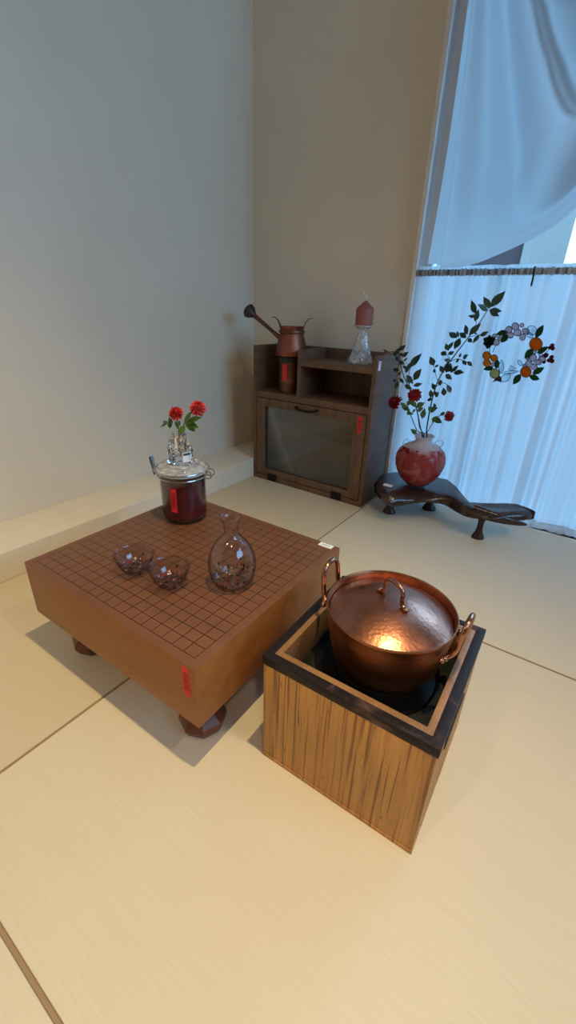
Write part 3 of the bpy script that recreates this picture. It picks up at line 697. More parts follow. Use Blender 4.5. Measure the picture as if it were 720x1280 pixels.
def stk(x0, x1, z0, z1, off, th):
    bm = bmesh.new()
    for (dd) in (off, off+th):
        pass
    c = [sv*d + st_*x + Zv*z for d in (off, off+th) for (x, z) in ((x0, z0), (x1, z0), (x1, z1), (x0, z1))]
    V = [bm.verts.new(p) for p in c]
    for f in ((0, 1, 2, 3), (7, 6, 5, 4), (0, 4, 5, 1), (1, 5, 6, 2), (2, 6, 7, 3), (3, 7, 4, 0)): bm.faces.new([V[k] for k in f])
    return bm
o = part('price_sticker', stk(-0.010, 0.010, 0.009, 0.030, 0.0305, 0.0005), M['white_paper'], cv, 'white sticker with a black bar', local=True, smooth=False)
part('black_bar', stk(-0.0085, 0.0085, 0.0245, 0.0285, 0.0311, 0.0003), M['black_ink'], o, local=True, smooth=False)

# two red flowers in the crystal vase
YF = VC[1]
def zp(x, y, ox, oy, sc): return ox+x/sc, oy+y/sc
def q6(x, y, dy=0.0): return at(*zp(x, y, 200, 490, 11.08), YF+dy)
toCam = (CAM-Vector(VC)).normalized()
base_pt = Vector((VC[0], VC[1], VC[2]+0.020))
def vase_flower(label, stem_px, c, r_px, axis, leaves, dy):
    o = thing('red_flower', label, 'flower', base_pt, 0)
    pts = [base_pt+Vector((0.002 if dy < 0 else -0.002, 0, 0))] + [q6(x, y, dy*k/len(stem_px)) for k, (x, y) in enumerate(stem_px)]
    part('stem', tube(smooth_path(pts, 4), 0.0013, 8), M['stem_green'], o)
    lf = bmesh.new()
    for (a, b_, w_, d1) in leaves:
        A, Bp = q6(*a, dy*0.5), q6(*b_, dy+d1); leaf(A, Bp, w_/11.08/545*1.15, toCam+Vector((0, 0, 0.5)), 0.25, lf)
    part('leaves', lf, M['leaf_bright'] if dy < 0 else M['leaf_mid'], o)
    cc = q6(*c, dy); rr = r_px/11.08/545
    part('bloom', bloom(cc, rr, axis, 7, petals=15), M['petal_light'], o)
vase_flower('red double flower at the left in the crystal vase', [(262, 640), (255, 480), (228, 360)], (215, 285), 112, (0.1, -0.6, 0.75),
            [((120, 425), (0, 485), 55, 0), ((130, 420), (140, 505), 50, 0), ((160, 460), (125, 345), 50, 0), ((250, 510), (205, 395), 40, -.004), ((250, 490), (275, 390), 40, 0.004), ((110, 440), (40, 400), 45, 0.004)], 0.006)
vase_flower('red double flower at the right in the crystal vase, standing taller', [(275, 620), (330, 460), (400, 330), (455, 275)], (520, 215), 118, (0.45, -0.55, 0.70),
            [((355, 440), (580, 350), 95, 0), ((355, 450), (540, 500), 95, -.004), ((400, 470), (482, 555), 70, -.004), ((335, 450), (445, 255), 60, 0), ((345, 470), (270, 580), 70, -.006)], -0.006)

# ------------------------------------------------------------------ cabinet
CX, CY, CW, CDp, CH = -0.7915, 1.0915, 0.5280, 0.1887, 0.5464
cb = thing('cabinet', 'small walnut brown cabinet with open cubbies above a flap door of smoky glass', 'cabinet', (CX+CW/2, CY+CDp/2, 0))
X0, X1, Y0, Y1 = CX, CX+CW, CY, CY+CDp; T = 0.0145
part('side_panel', box(X0, X0+T, Y0, Y1, 0, CH, 0.001), M['cabinet'], cb)
part('side_panel', box(X1-T, X1, Y0, Y1, 0, CH, 0.001), M['cabinet'], cb)
part('back_panel', box(X0+T, X1-T, Y1-0.008, Y1-0.001, 0.0, CH-0.001, 0.0006), M['cab_h'], cb)
part('middle_board', box(X0+T, X1-T, Y0+0.001, Y1-0.008, 0.352, 0.376, 0.001), M['cab_h'], cb)
DX = -0.5745
part('divider', box(DX-T/2, DX+T/2, Y0+0.001, Y1-0.008, 0.376, CH-0.002, 0.001), M['cabinet'], cb)
part('upper_shelf', box(DX+T/2, X1-T, Y0+0.001, Y1-0.008, 0.488, 0.509, 0.001), M['cab_h'], cb)
part('bottom_board', box(X0+T, X1-T, Y0+0.001, Y1-0.008, 0.0, 0.0215, 0.001), M['cab_h'], cb)
part('inner_shelf', box(X0+T, X1-T, Y0+0.045, Y1-0.008, 0.205, 0.217, 0.001), M['cab_h'], cb)
# flap door
dx0, dx1, dz0, dz1 = X0+T+0.003, X1-T-0.003, 0.0245, 0.3495
px0, px1, pz0, pz1 = -0.733, -0.3270, 0.0520, 0.3180
db = bmesh.new()
box(dx0, px0, Y0-0.0005, Y0+0.017, dz0, dz1, 0.0012, bm=db); box(px1, dx1, Y0-0.0005, Y0+0.017, dz0, dz1, 0.0012, bm=db)
box(px0, px1, Y0, Y0+0.0165, pz1, dz1, 0.0012, bm=db); box(px0, px1, Y0, Y0+0.0165, dz0, pz0, 0.0012, bm=db)
door = part('door', db, M['cab_h'], cb)
part('glass_pane', box(px0-0.002, px1+0.002, Y0+0.009, Y0+0.012, pz0-0.002, pz1+0.002), M['door_glass'], door, 'smoky glass pane')
hx0, hx1, hz = -0.575, -0.483, 0.3345
hp = [(hx0, Y0, hz+0.002), (hx0, Y0-0.010, hz+0.002), (hx0+0.006, Y0-0.017, hz), (hx0+0.03, Y0-0.019, hz-0.003), ((hx0+hx1)/2, Y0-0.0195, hz-0.0035), (hx1-0.03, Y0-0.019, hz-0.003), (hx1-0.006, Y0-0.017, hz), (hx1, Y0-0.010, hz+0.002), (hx1, Y0, hz+0.002)]
part('handle', tube(smooth_path(hp, 4), 0.0048, 10), M['dark_metal'], door, 'black bar handle')
for hx in (-0.690, -0.3745):
    hg = box(hx-0.023, hx+0.023, Y0-0.0022, Y0-0.0006, 0.004, 0.035, 0.0006)
    tube([(hx-0.022, Y0-0.003, 0.0228), (hx+0.022, Y0-0.003, 0.0228)], 0.0026, 8, bm=hg)
    part('hinge', hg, M['dark_metal'], door, 'black plate hinge')
o = part('red_paper_slip', box(-0.3125, -0.2955, Y0-0.0012, Y0-0.0006, 0.2815, 0.3420), M['red_paper'], door, 'red paper slip with dark characters')
part('printed_characters', text_bm(TAG, 0.0135, front_facing(-0.304, Y0-0.0014, 0.3115)), M['red_ink'], o)
o = part('price_sticker', box(X1+0.00005, X1+0.0005, Y0+0.012, Y0+0.030, 0.500, 0.530), M['white_paper'], cb, 'small white sticker on the side panel')
part('printed_line', box(X1+0.0005, X1+0.0006, Y0+0.016, Y0+0.026, 0.521, 0.526), M['grey_ink'], o)

# copper stand and coffee pot in the left cubby
KC = (-0.6600, 1.1620, 0.3762)
cs = thing('copper_cylinder', 'brown copper cylinder with a red paper slip, under the coffee pot in the cabinet cubby', 'copper stand', KC)
part('cylinder_body', lathe([(0, 0), (0.044, 0), (0.046, 0.002), (0.046, 0.036), (0.0475, 0.038), (0.0475, 0.041), (0.0460, 0.043), (0.0465, 0.120), (0.0485, 0.127), (0.0485, 0.135), (0.044, 0.136), (0.042, 0.120), (0, 0.118)], 48), M['copper_dull'], cs, local=True)
part('dark_collar', lathe([(0.0487, 0.1150), (0.0520, 0.1165), (0.0520, 0.1330), (0.0490, 0.1345), (0.0487, 0.1150)], 48), M['iron'], cs, 'dark ring', local=True)
ta = atan2(CAM.y-KC[1], CAM.x-KC[0]) - radians(30)
sl = grid(lambda u, v: Vector((0.0474*cos(ta+(u-0.5)*0.42), 0.0474*sin(ta+(u-0.5)*0.42), 0.046+0.062*v)), 6, 4)
bmesh.ops.solidify(sl, geom=list(sl.faces), thickness=0.0004)
part('red_paper_slip', sl, M['red_paper'], cs, 'red paper slip', local=True)
zk = KC[2]+0.1365
ck = thing('coffee_pot', 'red copper coffee pot with flared lips and a long wooden side handle', 'coffee pot', (KC[0], KC[1], zk))
o = [(0, 0), (0.057, 0), (0.0605, 0.002), (0.0615, 0.010), (0.058, 0.032), (0.0525, 0.056), (0.0475, 0.074), (0.0450, 0.082), (0.0465, 0.0835), (0.0480, 0.088), (0.0465, 0.0925), (0.0450, 0.0945), (0.0470, 0.101), (0.0480, 0.106)]
i = [(0.0460, 0.1055), (0.0435, 0.094), (0.0455, 0.074), (0.0505, 0.056), (0.056, 0.032), (0.058, 0.006), (0, 0.004)]
part('pot_body', lathe(o+i, 56), M['copper_old'], ck, local=True, angle=50)
part('rim_ring', lathe([(0.0440, 0.0820), (0.0495, 0.0825), (0.0505, 0.0875), (0.0490, 0.0920), (0.0445, 0.0930), (0.0440, 0.0820)], 48), M['copper_dull'], ck, local=True)
va = radians(28)                       # the lips curl out to either side
for s in (-1, 1):
    d = Vector((cos(va), sin(va), 0))*s; t = Vector((-d.y, d.x, 0))
    path = [(0.0440, 0.096), (0.0470, 0.106), (0.0530, 0.120), (0.0630, 0.132), (0.0740, 0.135), (0.0800, 0.131)]
    wid = [0.026, 0.024, 0.017, 0.012, 0.009, 0.004]
    sp = bmesh.new(); rows = []
    for (r, z), w_ in zip(path, wid):
        rows.append([sp.verts.new(d*r + t*(w_*q) + Zv*(z+0.25*w_*q*q)) for q in (-1, -0.5, 0, 0.5, 1)])
    for a, b_ in zip(rows, rows[1:]):
        for k in range(4): sp.faces.new((a[k], a[k+1], b_[k+1], b_[k]))
    bmesh.ops.solidify(sp, geom=list(sp.faces), thickness=0.002)
    part('flared_lip', sp, M['copper_dull'], ck, local=True)
A = at(352, 424, KC[1]-0.01); E_ = at(313, 390, KC[1]-0.03); dv = (E_-A).normalized()
hs = tube([A-dv*0.004, A+dv*0.03], [0.0075, 0.0070], 12)
hd = part('handle', tube([A+dv*0.012, A+(E_-A)*0.5, E_-dv*0.018], [0.0068, 0.0075, 0.0090], 12), M['leg_wood'], ck, 'dark wooden side handle')
part('handle_socket', tube([A-dv*0.008, A+dv*0.020, A+dv*0.040], [0.0095, 0.0085, 0.0080], 12), M['copper_dull'], hd)
kn = tube([E_-dv*0.024, E_-dv*0.014, E_-dv*0.002, E_+dv*0.010, E_+dv*0.017, E_+dv*0.020], [0.009, 0.015, 0.0245, 0.0275, 0.022, 0.008], 9)
part('handle_knob', kn, M['root_leg'], hd, 'dark carved end knob', angle=25)

# candle on its pressed glass holder
HC = (-0.3700, 1.1800, 0.5094)
ch = thing('candle_holder', 'flared pressed glass candle holder on top of the cabinet', 'candle holder', HC)
ho = [(0, 0), (0.047, 0), (0.0490, 0.003), (0.0485, 0.008), (0.0420, 0.016), (0.0340, 0.034), (0.0255, 0.060), (0.0185, 0.088), (0.0145, 0.106), (0.0150, 0.112), (0.0230, 0.117), (0.0335, 0.121), (0.0345, 0.125), (0.0320, 0.1265), (0.0300, 0.124), (0, 0.123)]
def flute(t, z): return 1 + (0.10*cos(6*t) if 0.012 < z < 0.108 else 0)
part('holder_body', lathe(ho, 48, wob=flute), M['frosted'], ch, local=True, angle=50)
cn = thing('candle', 'short terracotta pink pillar candle with a pointed top', 'candle', (HC[0], HC[1], HC[2]+0.1245))
part('wax', lathe([(0, 0), (0.0285, 0), (0.0295, 0.001), (0.0300, 0.052), (0.0285, 0.055), (0.012, 0.070), (0.003, 0.078), (0, 0.0785)], 40), M['candle'], cn, local=True, angle=35)
part('wick', tube(smooth_path([(0, 0, 0.076), (0.000, 0, 0.086), (-0.004, 0, 0.094), (-0.011, 0, 0.099), (-0.017, 0, 0.107)], 4), 0.0020, 8), M['wick'], cn, 'pale bent wick', local=True)

# ------------------------------------------------------------------ burl wood stand
def z4(x, y): return 450+x/2.667, 340+y/2.667
sc_ = Vector((0.03, 1.16, 0))
rs = thing('burl_wood_stand', 'low dark burl wood slab stand on three turned feet under the red vase', 'stand', sc_)
ZT = 0.113
stn = [((52, 705), (50, 722)), ((58, 686), (56, 745)), ((75, 672), (75, 765)), ((100, 667), (102, 782)), ((135, 664), (140, 776)), ((175, 663), (180, 771)), ((225, 668), (230, 769)), ((262, 676), (268, 772)),
       ((290, 690), (292, 782)), ((318, 712), (318, 800)), ((340, 738), (345, 812)), ((362, 764), (380, 820)), ((400, 768), (415, 826)), ((440, 769), (450, 830)), ((485, 769), (490, 829)), ((520, 771), (522, 828)), ((550, 780), (550, 826)), ((572, 789), (570, 823)), ((584, 801), (582, 815))]
rows = []; sb = bmesh.new(); random.seed(11)
for k, (b_, f_) in enumerate(stn):
    zb = ZT + 0.004*sin(k*0.9); B_ = atz(*z4(*b_), zb); zf = 0.079+0.004*sin(k*1.3)
    if k > 11: zf = 0.086
    Fp = atz(*z4(*f_), zf)
    d = (B_-Fp); d.z = 0; ln = d.length; d.normalize(); row = []
    th = 0.026 if k < 12 else 0.018
    if k in (0, len(stn)-1): th *= 0.5
    prof = [(0.0, zf), (-0.004, (zf+zb)/2-0.004), (0.004, zb-0.010), (0.016, zb-0.003), (ln*0.4, zb+0.001*sin(k*2.1)-(0.004 if k > 11 else 0)), (ln*0.7, zb+0.0015*cos(k*1.7)-(0.004 if k > 11 else 0)), (ln-0.006, zb), (ln, zb-0.006), (ln-0.002, zb-th), (ln*0.6, zf-0.004), (ln*0.3, zf-0.006), (0.010, zf-0.003)]
    for m_, (s_, z_) in enumerate(prof):
        jit = (0.0075 if k < 5 else 0.0045) if m_ in (0, 1, 2, 7) else 0.0012
        p = Fp + d*s_; row.append(sb.verts.new((p.x+random.uniform(-jit, jit), min(1.300, p.y+random.uniform(-jit, jit)), z_+random.uniform(-jit, jit)*0.4)))
    rows.append(row)
n = len(rows[0])
for a, b_ in zip(rows, rows[1:]):
    for k in range(n): sb.faces.new((a[k], a[(k+1) % n], b_[(k+1) % n], b_[k]))
sb.faces.new(list(reversed(rows[0]))); sb.faces.new(rows[-1])
# the second, lower prong of the forked tail
tl = [atz(*z4(375, 795), 0.100), atz(*z4(430, 812), 0.094), atz(*z4(485, 828), 0.086), atz(*z4(530, 838), 0.078), atz(*z4(556, 843), 0.074)]
tube(smooth_path(tl, 3), [0.022, 0.021, 0.0195, 0.018, 0.017, 0.0155, 0.014, 0.012, 0.010, 0.0085, 0.007, 0.0055, 0.003], 9, bm=sb, flat=0.55)
bmesh.ops.subdivide_edges(sb, edges=[e for e in sb.edges], cuts=1, smooth=0.4, use_grid_fill=True)
slab = part('slab', sb, M['root'], rs, angle=50)
def turned(cx, cy, hgt, r=1.0, splay=0.0):
    return lathe([(0, 0), (0.019*r, 0), (0.0205*r, 0.004), (0.0175*r, 0.012), (0.012*r, 0.022), (0.0092*r, 0.040), (0.0095*r, 0.058), (0.014*r, 0.072), (0.020*r, hgt), (0, hgt)], 16, cx, cy, wob=lambda t, z: 1+0.06*cos(3*t+z*60))
for (lx, ly), hh_, r in (((0.157, 1.125), 0.086, 1.0), ((-0.160, 1.122), 0.086, 1.15), ((-0.052, 1.250), 0.098, 1.25)):
    part('leg', turned(lx, ly, hh_, r), M['root_leg'], rs, angle=30)
ps = atz(485, 607, ZT+0.003)
part('price_sticker', box(ps.x-0.016, ps.x+0.016, ps.y-0.009, ps.y+0.009, ZT+0.0025, ZT+0.0050), M['white_paper'], rs, 'small white sticker')

# ------------------------------------------------------------------ round red vase
VB = (-0.0930, 1.1700, 0.1175)
vs = thing('round_vase', 'round rose red glass vase with frosted shoulders and two tiny loop handles', 'vase', VB)
o = [(0, 0), (0.030, 0), (0.036, 0.002), (0.050, 0.012), (0.066, 0.028), (0.080, 0.050), (0.0885, 0.074), (0.0905, 0.092), (0.0880, 0.110), (0.0800, 0.127), (0.0650, 0.1410), (0.0460, 0.1500), (0.0310, 0.1560), (0.0265, 0.1620), (0.0290, 0.1710), (0.0350, 0.1790), (0.0345, 0.1800)]
i = [(r-0.003, z-0.001) for r, z in reversed(o[3:-1])] + [(0.030, 0.005), (0, 0.004)]
part('vase_body', lathe([(r*(0.95 if r > 0.04 else 1), z) for r, z in o+i], 64), M['vase'], vs, local=True, angle=60)
hv = Vector((rt.x, rt.y, 0)).normalized()
for s in (-1, 1):
    c = hv*(s*0.0560)+Zv*0.1530
    lp = [c + (hv*s)*(0.0135*cos(2*pi*k/20)) + Zv*(0.0125*sin(2*pi*k/20)) for k in range(20)]
    part('loop_handle', tube(lp, 0.0028, 8, True), M['frosted'], vs, 'frosted loop handle', local=True)

def q2(x, y, Y): return at(480+x/5.143, 360+y/5.143, Y)
def q8(x, y, Y): return at(560+x/9.0, 360+y/9.0, Y)
mouth = Vector((VB[0], VB[1], VB[2]+0.17))
inside = Vector((VB[0], VB[1], VB[2]+0.02))
rnd = random.Random(5)
YB0, YB1 = 1.18, 1.245
def bm_leaves(lst, ybase, wf=0.44, bm=None, fan=0.02):
    bm = bm or bmesh.new()
    for (P, Q) in lst:
        A = P if isinstance(P, Vector) else q2(*P, ybase); dy = rnd.uniform(-fan, fan)
        if isinstance(Q, Vector): Bq = Q + (Q-CAM).normalized()*dy
        else: Bq = q2(*Q, ybase+dy)
        ln = (Bq-A).length
        nrm = Vector((rnd.uniform(-.5, .5), -1, rnd.uniform(-.2, .7)))
        leaf(A, Bq, max(0.006, ln*wf), nrm, 0.22, bm, droop=0.03)
    return bm
# tall leafy branch
br = thing('leafy_branch', 'tall dark green leafy branch in the red vase, arching right towards the wreath', 'branch', inside)
main = [inside, mouth+Vector((0.008, 0, 0))] + [q2(x, y, 1.185+0.05*f) for x, y, f in ((275, 900, 0), (300, 760, .2), (345, 600, .4), (430, 465, .6), (545, 315, .8), (620, 215, .9), (672, 130, 1))]
sb = tube(smooth_path(main, 4), [0.0030-0.0019*k/(len(main)*4-4) for k in range((len(main)-1)*4+1)], 8)
def twig(pts, bm, r=0.0010): tube(smooth_path(pts, 3), r, 6, bm=bm)
twig([q2(345, 600, 1.20), q2(330, 545, 1.20), q2(320, 500, 1.19), q2(300, 450, 1.19)], sb)
twig([q2(330, 640, 1.20), q2(370, 610, 1.19), q2(410, 625, 1.18), q2(425, 660, 1.18)], sb)
twig([q2(415, 480, 1.215), q2(470, 455, 1.21), q2(515, 470, 1.21), q2(540, 478, 1.21)], sb)
twig([q2(590, 250, 1.235), q2(592, 215, 1.235), q2(575, 165, 1.23)], sb)
twig([q2(545, 315, 1.23), q2(595, 305, 1.23), q2(620, 300, 1.23)], sb)
twig([q2(430, 465, 1.215), q2(400, 425, 1.21), q2(370, 412, 1.21)], sb)
part('stem', sb, M['stem'], br)
Y8 = 1.235
L8 = [((470, 232), (400, 95)), ((478, 215), (648, 30)), ((445, 258), (335, 180)), ((462, 250), (607, 262)), ((470, 262), (577, 318)), ((318, 290), (258, 135)), ((302, 375), (345, 238)), ((298, 325), (228, 312)), ((238, 530), (372, 394)),
      ((220, 522), (190, 410)), ((205, 562), (128, 500)), ((100, 562), (8, 497)), ((115, 555), (100, 482)), ((138, 560), (68, 692)), ((360, 540), (458, 488)), ((352, 530), (278, 622)), ((225, 572), (275, 610)), ((330, 520), (290, 505)),
      ((5, 680), (62, 605)), ((5, 745), (68, 718)), ((122, 785), (150, 728)), ((130, 795), (84, 842)), ((168, 795), (226, 748)), ((165, 808), (207, 872)), ((213, 826), (276, 880)), ((45, 942), (120, 870)), ((62, 952), (182, 950))]
lst = [(q8(*a, Y8), q8(*b_, Y8)) for a, b_ in L8]
L2 = [((410, 400), (447, 343)), ((415, 402), (396, 356)), ((400, 432), (365, 410)), ((410, 428), (452, 408)), ((400, 545), (415, 470)), ((385, 545), (358, 498)), ((425, 470), (385, 460)), ((395, 555), (437, 588)), ((330, 512), (350, 490)), ((320, 498), (296, 440)), ((330, 655), (308, 610)),
      ((302, 705), (300, 652)), ((332, 705), (350, 665)), ((387, 692), (382, 640)), ((428, 674), (404, 618)), ((362, 628), (360, 588)), ((330, 545), (318, 520)), ((345, 700), (325, 660)), ((412, 540), (430, 480)), ((440, 545), (420, 500)), ((290, 790), (345, 770)), ((330, 770), (320, 740)), ((310, 715), (275, 720))]
lf = bm_leaves(lst, Y8, 0.46); bm_leaves(L2, 1.205, 0.56, lf)
part('leaves', lf, M['leaf_dark'], br)
# drooping left branch
bl = thing('leafy_branch', 'shorter dark leafy branch in the red vase, bending left over the cabinet side', 'branch', inside)
lm = [inside+Vector((-0.004, 0.004, 0)), mouth+Vector((-0.008, 0.005, 0))] + [q2(x, y, Yb) for x, y, Yb in ((228, 890, 1.185), (212, 790, 1.18), (165, 650, 1.17), (125, 560, 1.16), (105, 480, 1.155), (95, 415, 1.15), (60, 410, 1.15), (10, 412, 1.145))]
sb = tube(smooth_path(lm, 4), [0.0024-0.0015*k/((len(lm)-1)*4) for k in range((len(lm)-1)*4+1)], 8)
twig([q2(165, 650, 1.17), q2(160, 560, 1.17), q2(175, 500, 1.17), q2(205, 455, 1.17)], sb)
twig([q2(160, 610, 1.17), q2(190, 590, 1.165), q2(225, 545, 1.165)], sb)
twig([q2(110, 555, 1.158), q2(90, 590, 1.15), q2(75, 620, 1.15)], sb)
part('stem', sb, M['stem'], bl)
LL = [((95, 402), (142, 366)), ((70, 432), (105, 380)), ((118, 442), (157, 410)), ((125, 472), (152, 448)), ((95, 470), (132, 492)), ((95, 535), (57, 518)), ((138, 545), (166, 488)), ((165, 512), (242, 418)), ((178, 505), (205, 440)), ((150, 525), (185, 470)), ((190, 592), (240, 518)), ((145, 560), (187, 618)), ((150, 570), (165, 620)), ((100, 578), (128, 615)), ((92, 600), (70, 652)),
      ((78, 592), (55, 600)), ((132, 622), (182, 652)), ((188, 628), (247, 614)), ((88, 562), (112, 535)), ((75, 440), (95, 470)), ((110, 480), (90, 500)), ((100, 420), (130, 440)), ((60, 412), (80, 440)), ((120, 500), (150, 520))]
part('leaves', bm_leaves(LL, 1.16, 0.46), M['leaf_dark'], bl)
part('young_leaf', bm_leaves([((30, 428), (-5, 393)), ((40, 415), (5, 425))], 1.147, 0.4), plain('reddish young leaf', (0.10, 0.03, 0.02), 0.5), bl, 'reddish young leaf')
# three red blooms
def vase_bloom(label, path, c, rpx, axis, Y, leaves, layers=6):
    o = thing('red_bloom', label, 'flower', inside)
    k0 = rnd.uniform(-.008, .008)
    pts = [inside+Vector((k0, -0.004, 0)), mouth+Vector((k0*1.2, -0.006, 0))] + [q2(x, y, 1.172+(Y-1.172)*i/len(path)) for i, (x, y) in enumerate(path)]
    part('stem', tube(smooth_path(pts, 4), 0.0014, 8), M['stem'], o)
    part('leaves', bm_leaves(leaves, Y, 0.55), M['leaf_mid'], o)
    cc = q2(*c, Y); part('bloom', bloom(cc, 1.22*rpx/5.143/335, axis, layers, petals=15), M['petal'], o)
vase_bloom('dark red bloom drooping farthest left in the red vase, before the cabinet side', [(212, 915), (172, 820), (140, 765), (105, 738)], (65, 735), 44, (-0.8, -0.5, 0.25), 1.150, [((140, 770), (105, 735)), ((150, 760), (172, 712)), ((150, 800), (190, 812)), ((165, 800), (145, 770)), ((165, 815), (150, 790)), ((160, 770), (112, 768)), ((100, 720), (122, 712))])
vase_bloom('dark red bloom standing upright at the middle of the red vase', [(238, 910), (215, 800), (200, 740)], (195, 685), 40, (0.0, -0.6, 0.7), 1.165, [((205, 770), (262, 735)), ((205, 765), (175, 720)), ((212, 790), (255, 770)), ((205, 780), (180, 800)), ((245, 840), (262, 772)), ((215, 760), (240, 730)), ((200, 750), (160, 735))])
vase_bloom('smallest red bloom on a bent stem at the right of the red vase', [(282, 920), (305, 880), (345, 830), (385, 812)], (422, 825), 29, (0.75, -0.55, 0.1), 1.165, [((310, 862), (342, 822)), ((335, 840), (372, 868)), ((360, 815), (395, 800)), ((300, 800), (340, 765)), ((305, 795), (285, 760)), ((325, 850), (350, 870)), ((210, 938), (172, 905))])

# ------------------------------------------------------------------ sheer café curtain, rod, hook
YC, ZR = 1.334, 0.803
XL, XR = WINX0+0.006, 1.15
rd = thing('curtain_rod', 'dark brown curtain rod across the window above the sheer curtain', 'curtain rod', (0.4, YC, ZR))
part('rod', tube([(XL-0.004, YC-0.004, ZR), (XR, YC-0.004, ZR)], 0.0082, 12), M['rod'], rd)
sc = thing('sheer_curtain', 'white gathered sheer curtain covering the lower window down to the floor', 'curtain', (0.4, YC, 0))
rr = random.Random(2); ph = []; x = 0
PH = [(w_, rr.uniform(0, 6.28), a_) for w_, a_ in ((38, .8), (57, .9), (83, 1.0), (109, .9), (141, .6), (187, .35), (251, .2))]
def pleat(x, z):
    f = 0.0
    for w_, p_, a_ in PH: f += a_*sin(w_*x + p_ + 0.5*sin(2.1*z+p_))
    k = 0.75+0.25*min(1, max(0, (ZR-z)/0.35))
    return f*0.0060*k
def sheer_fn(u, v):
    x = XL+(XR-XL)*u; z = 0.026+(ZR+0.020-0.026)*v
    return Vector((x, YC+0.004+pleat(x, z), z))
part('sheer_panel', grid(sheer_fn, 620, 26), M['sheer'], sc)
def ruffle_fn(u, v):
    x = XL+(XR-XL)*u; z = 0.028-0.024*v
    return Vector((x, YC+0.000-0.010*v+pleat(x, 0)*0.8+0.004*sin(210*x)*v, z+0.004*sin(63*x)*v))
part('hem_ruffle', grid(ruffle_fn, 620, 4), M['sheer'], sc, 'gathered white hem')
cas = bmesh.new()
def cas_fn(u, v):
    x = XL+(XR-XL)*u; t = 2*pi*v; r = 0.0102+0.0012*sin(430*x)+0.0008*sin(173*x+1)
    return Vector((x, YC-0.004+r*cos(t), ZR+r*sin(t)))
part('rod_casing', grid(cas_fn, 520, 12), M['casing'], sc, 'gathered casing round the rod')
hk = thing('hook', 'small dark hook hanging from the curtain rod', 'hook', (0.1100, YC-0.02, ZR))
k0 = at(667, 339, YC-0.022); k1 = at(666.5, 346, YC-0.024); k2 = at(664, 357, YC-0.022)
part('hook_body', tube(smooth_path([k0+Vector((0, 0.016, 0.012)), k0+Vector((0, -0.002, 0.011)), k0, k1, k2, k2+Vector((0.002, -0.010, 0.004))], 4), [0.0018]*9+[0.0028]*8+[0.002]*4, 8), M['dark_metal'], hk)

# ------------------------------------------------------------------ draped swag
sw = thing('swag_curtain', 'white voile curtain swagged across the upper window', 'curtain', (0.3, YC, 1.2))
YS = YC-0.085
lft = [at(550.5, 333, YS-0.03), at(560, 270, YS-0.03), at(572, 180, YS-0.03), at(582, 90, YS-0.03), at(591, 0, YS-0.03)]
def left_x(z):
    P = lft
    if z <= P[0].z: return P[0].x
    for a, b_ in zip(P, P[1:]):
        if z <= b_.z: t = (z-a.z)/(b_.z-a.z); return a.x+(b_.x-a.x)*t
    return P[-1].x-0.02*(z-P[-1].z)
hem = [at(549, 336, YS-0.03), at(588, 331.5, YS-0.03), at(631, 315, YS-0.03), at(671, 296, YS-0.03), at(695.6, 281, YS-0.03), at(720, 260, YS-0.03)]
hem = [(p.x, p.z) for p in hem] + [(0.33, 1.12), (0.48, 1.36), (0.62, 1.70), (0.70, 2.02)]
def hem_z(x):
    if x <= hem[0][0]: return hem[0][1]
    for i in range(len(hem)-1):
        a, b_ = hem[i], hem[i+1]
        if x <= b_[0]:
            p0 = hem[max(i-1, 0)]; p3 = hem[min(i+2, len(hem)-1)]; t = (x-a[0])/(b_[0]-a[0])
            s1 = (b_[1]-p0[1])/max(1e-6, b_[0]-p0[0])*(b_[0]-a[0]); s2 = (p3[1]-a[1])/max(1e-6, p3[0]-a[0])*(b_[0]-a[0])
            return (2*t**3-3*t*t+1)*a[1]+(t**3-2*t*t+t)*s1+(-2*t**3+3*t*t)*b_[1]+(t**3-t*t)*s2
    return hem[-1][1]
ZTOP = 2.17
def spread(z):
    K = [(0.83, 0.34), (1.08, 0.40), (1.20, 0.51), (1.31, 0.66), (1.46, 1.0), (1.8, 1.5), (2.3, 1.9)]
    if z <= K[0][0]: return K[0][1]
    for a, b_ in zip(K, K[1:]):
        if z <= b_[0]: return a[1]+(b_[1]-a[1])*(z-a[0])/(b_[0]-a[0])
    return K[-1][1]
def wfold(x, z):
    e = 0.01; dl = max(0.0005, (x-left_x(z))*spread(z))
    sl = (hem_z(x+e)-hem_z(x-e))/(2*e); dh = max(0.0005, (z-hem_z(x))/sqrt(1+sl*sl)*1.5)
    p = 2.6
    return (dl**-p+dh**-p)**(-1/p)
FK = [(0.000, 0.004), (0.030, -0.006), (0.060, -0.012), (0.109, 0.058), (0.1155, 0.050), (0.128, 0.036), (0.20, 0.006), (0.270, -0.052), (0.278, -0.050), (0.345, 0.034), (0.40, 0.040), (0.47, 0.0), (0.54, 0.03), (0.62, 0.01), (0.9, 0.0)]
def fold(w_):
    for (a, va_), (b_, vb_) in zip(FK, FK[1:]):
        if w_ <= b_:
            t = (w_-a)/(b_-a); t = t*t*(3-2*t); return va_+(vb_-va_)*t
    return 0.0
def swag_fn(u, v):
    x = -0.2380+(0.70+0.2380)*u
    z0 = hem_z(x); z = z0+(ZTOP-z0)*v; xx = x
    lx = left_x(z)
    xx = lx+(0.70-lx)*u if u < 1 else x
    z0 = hem_z(xx); z = z0+(ZTOP-z0)*v
    return Vector((xx, YS-fold(wfold(xx, z))*1.6/spread(z)**0.6*min(1, 0.25+(z-z0)*4)-0.03, z))
part('swag_panel', grid(swag_fn, 320, 200), M['swag'], sw, angle=80)
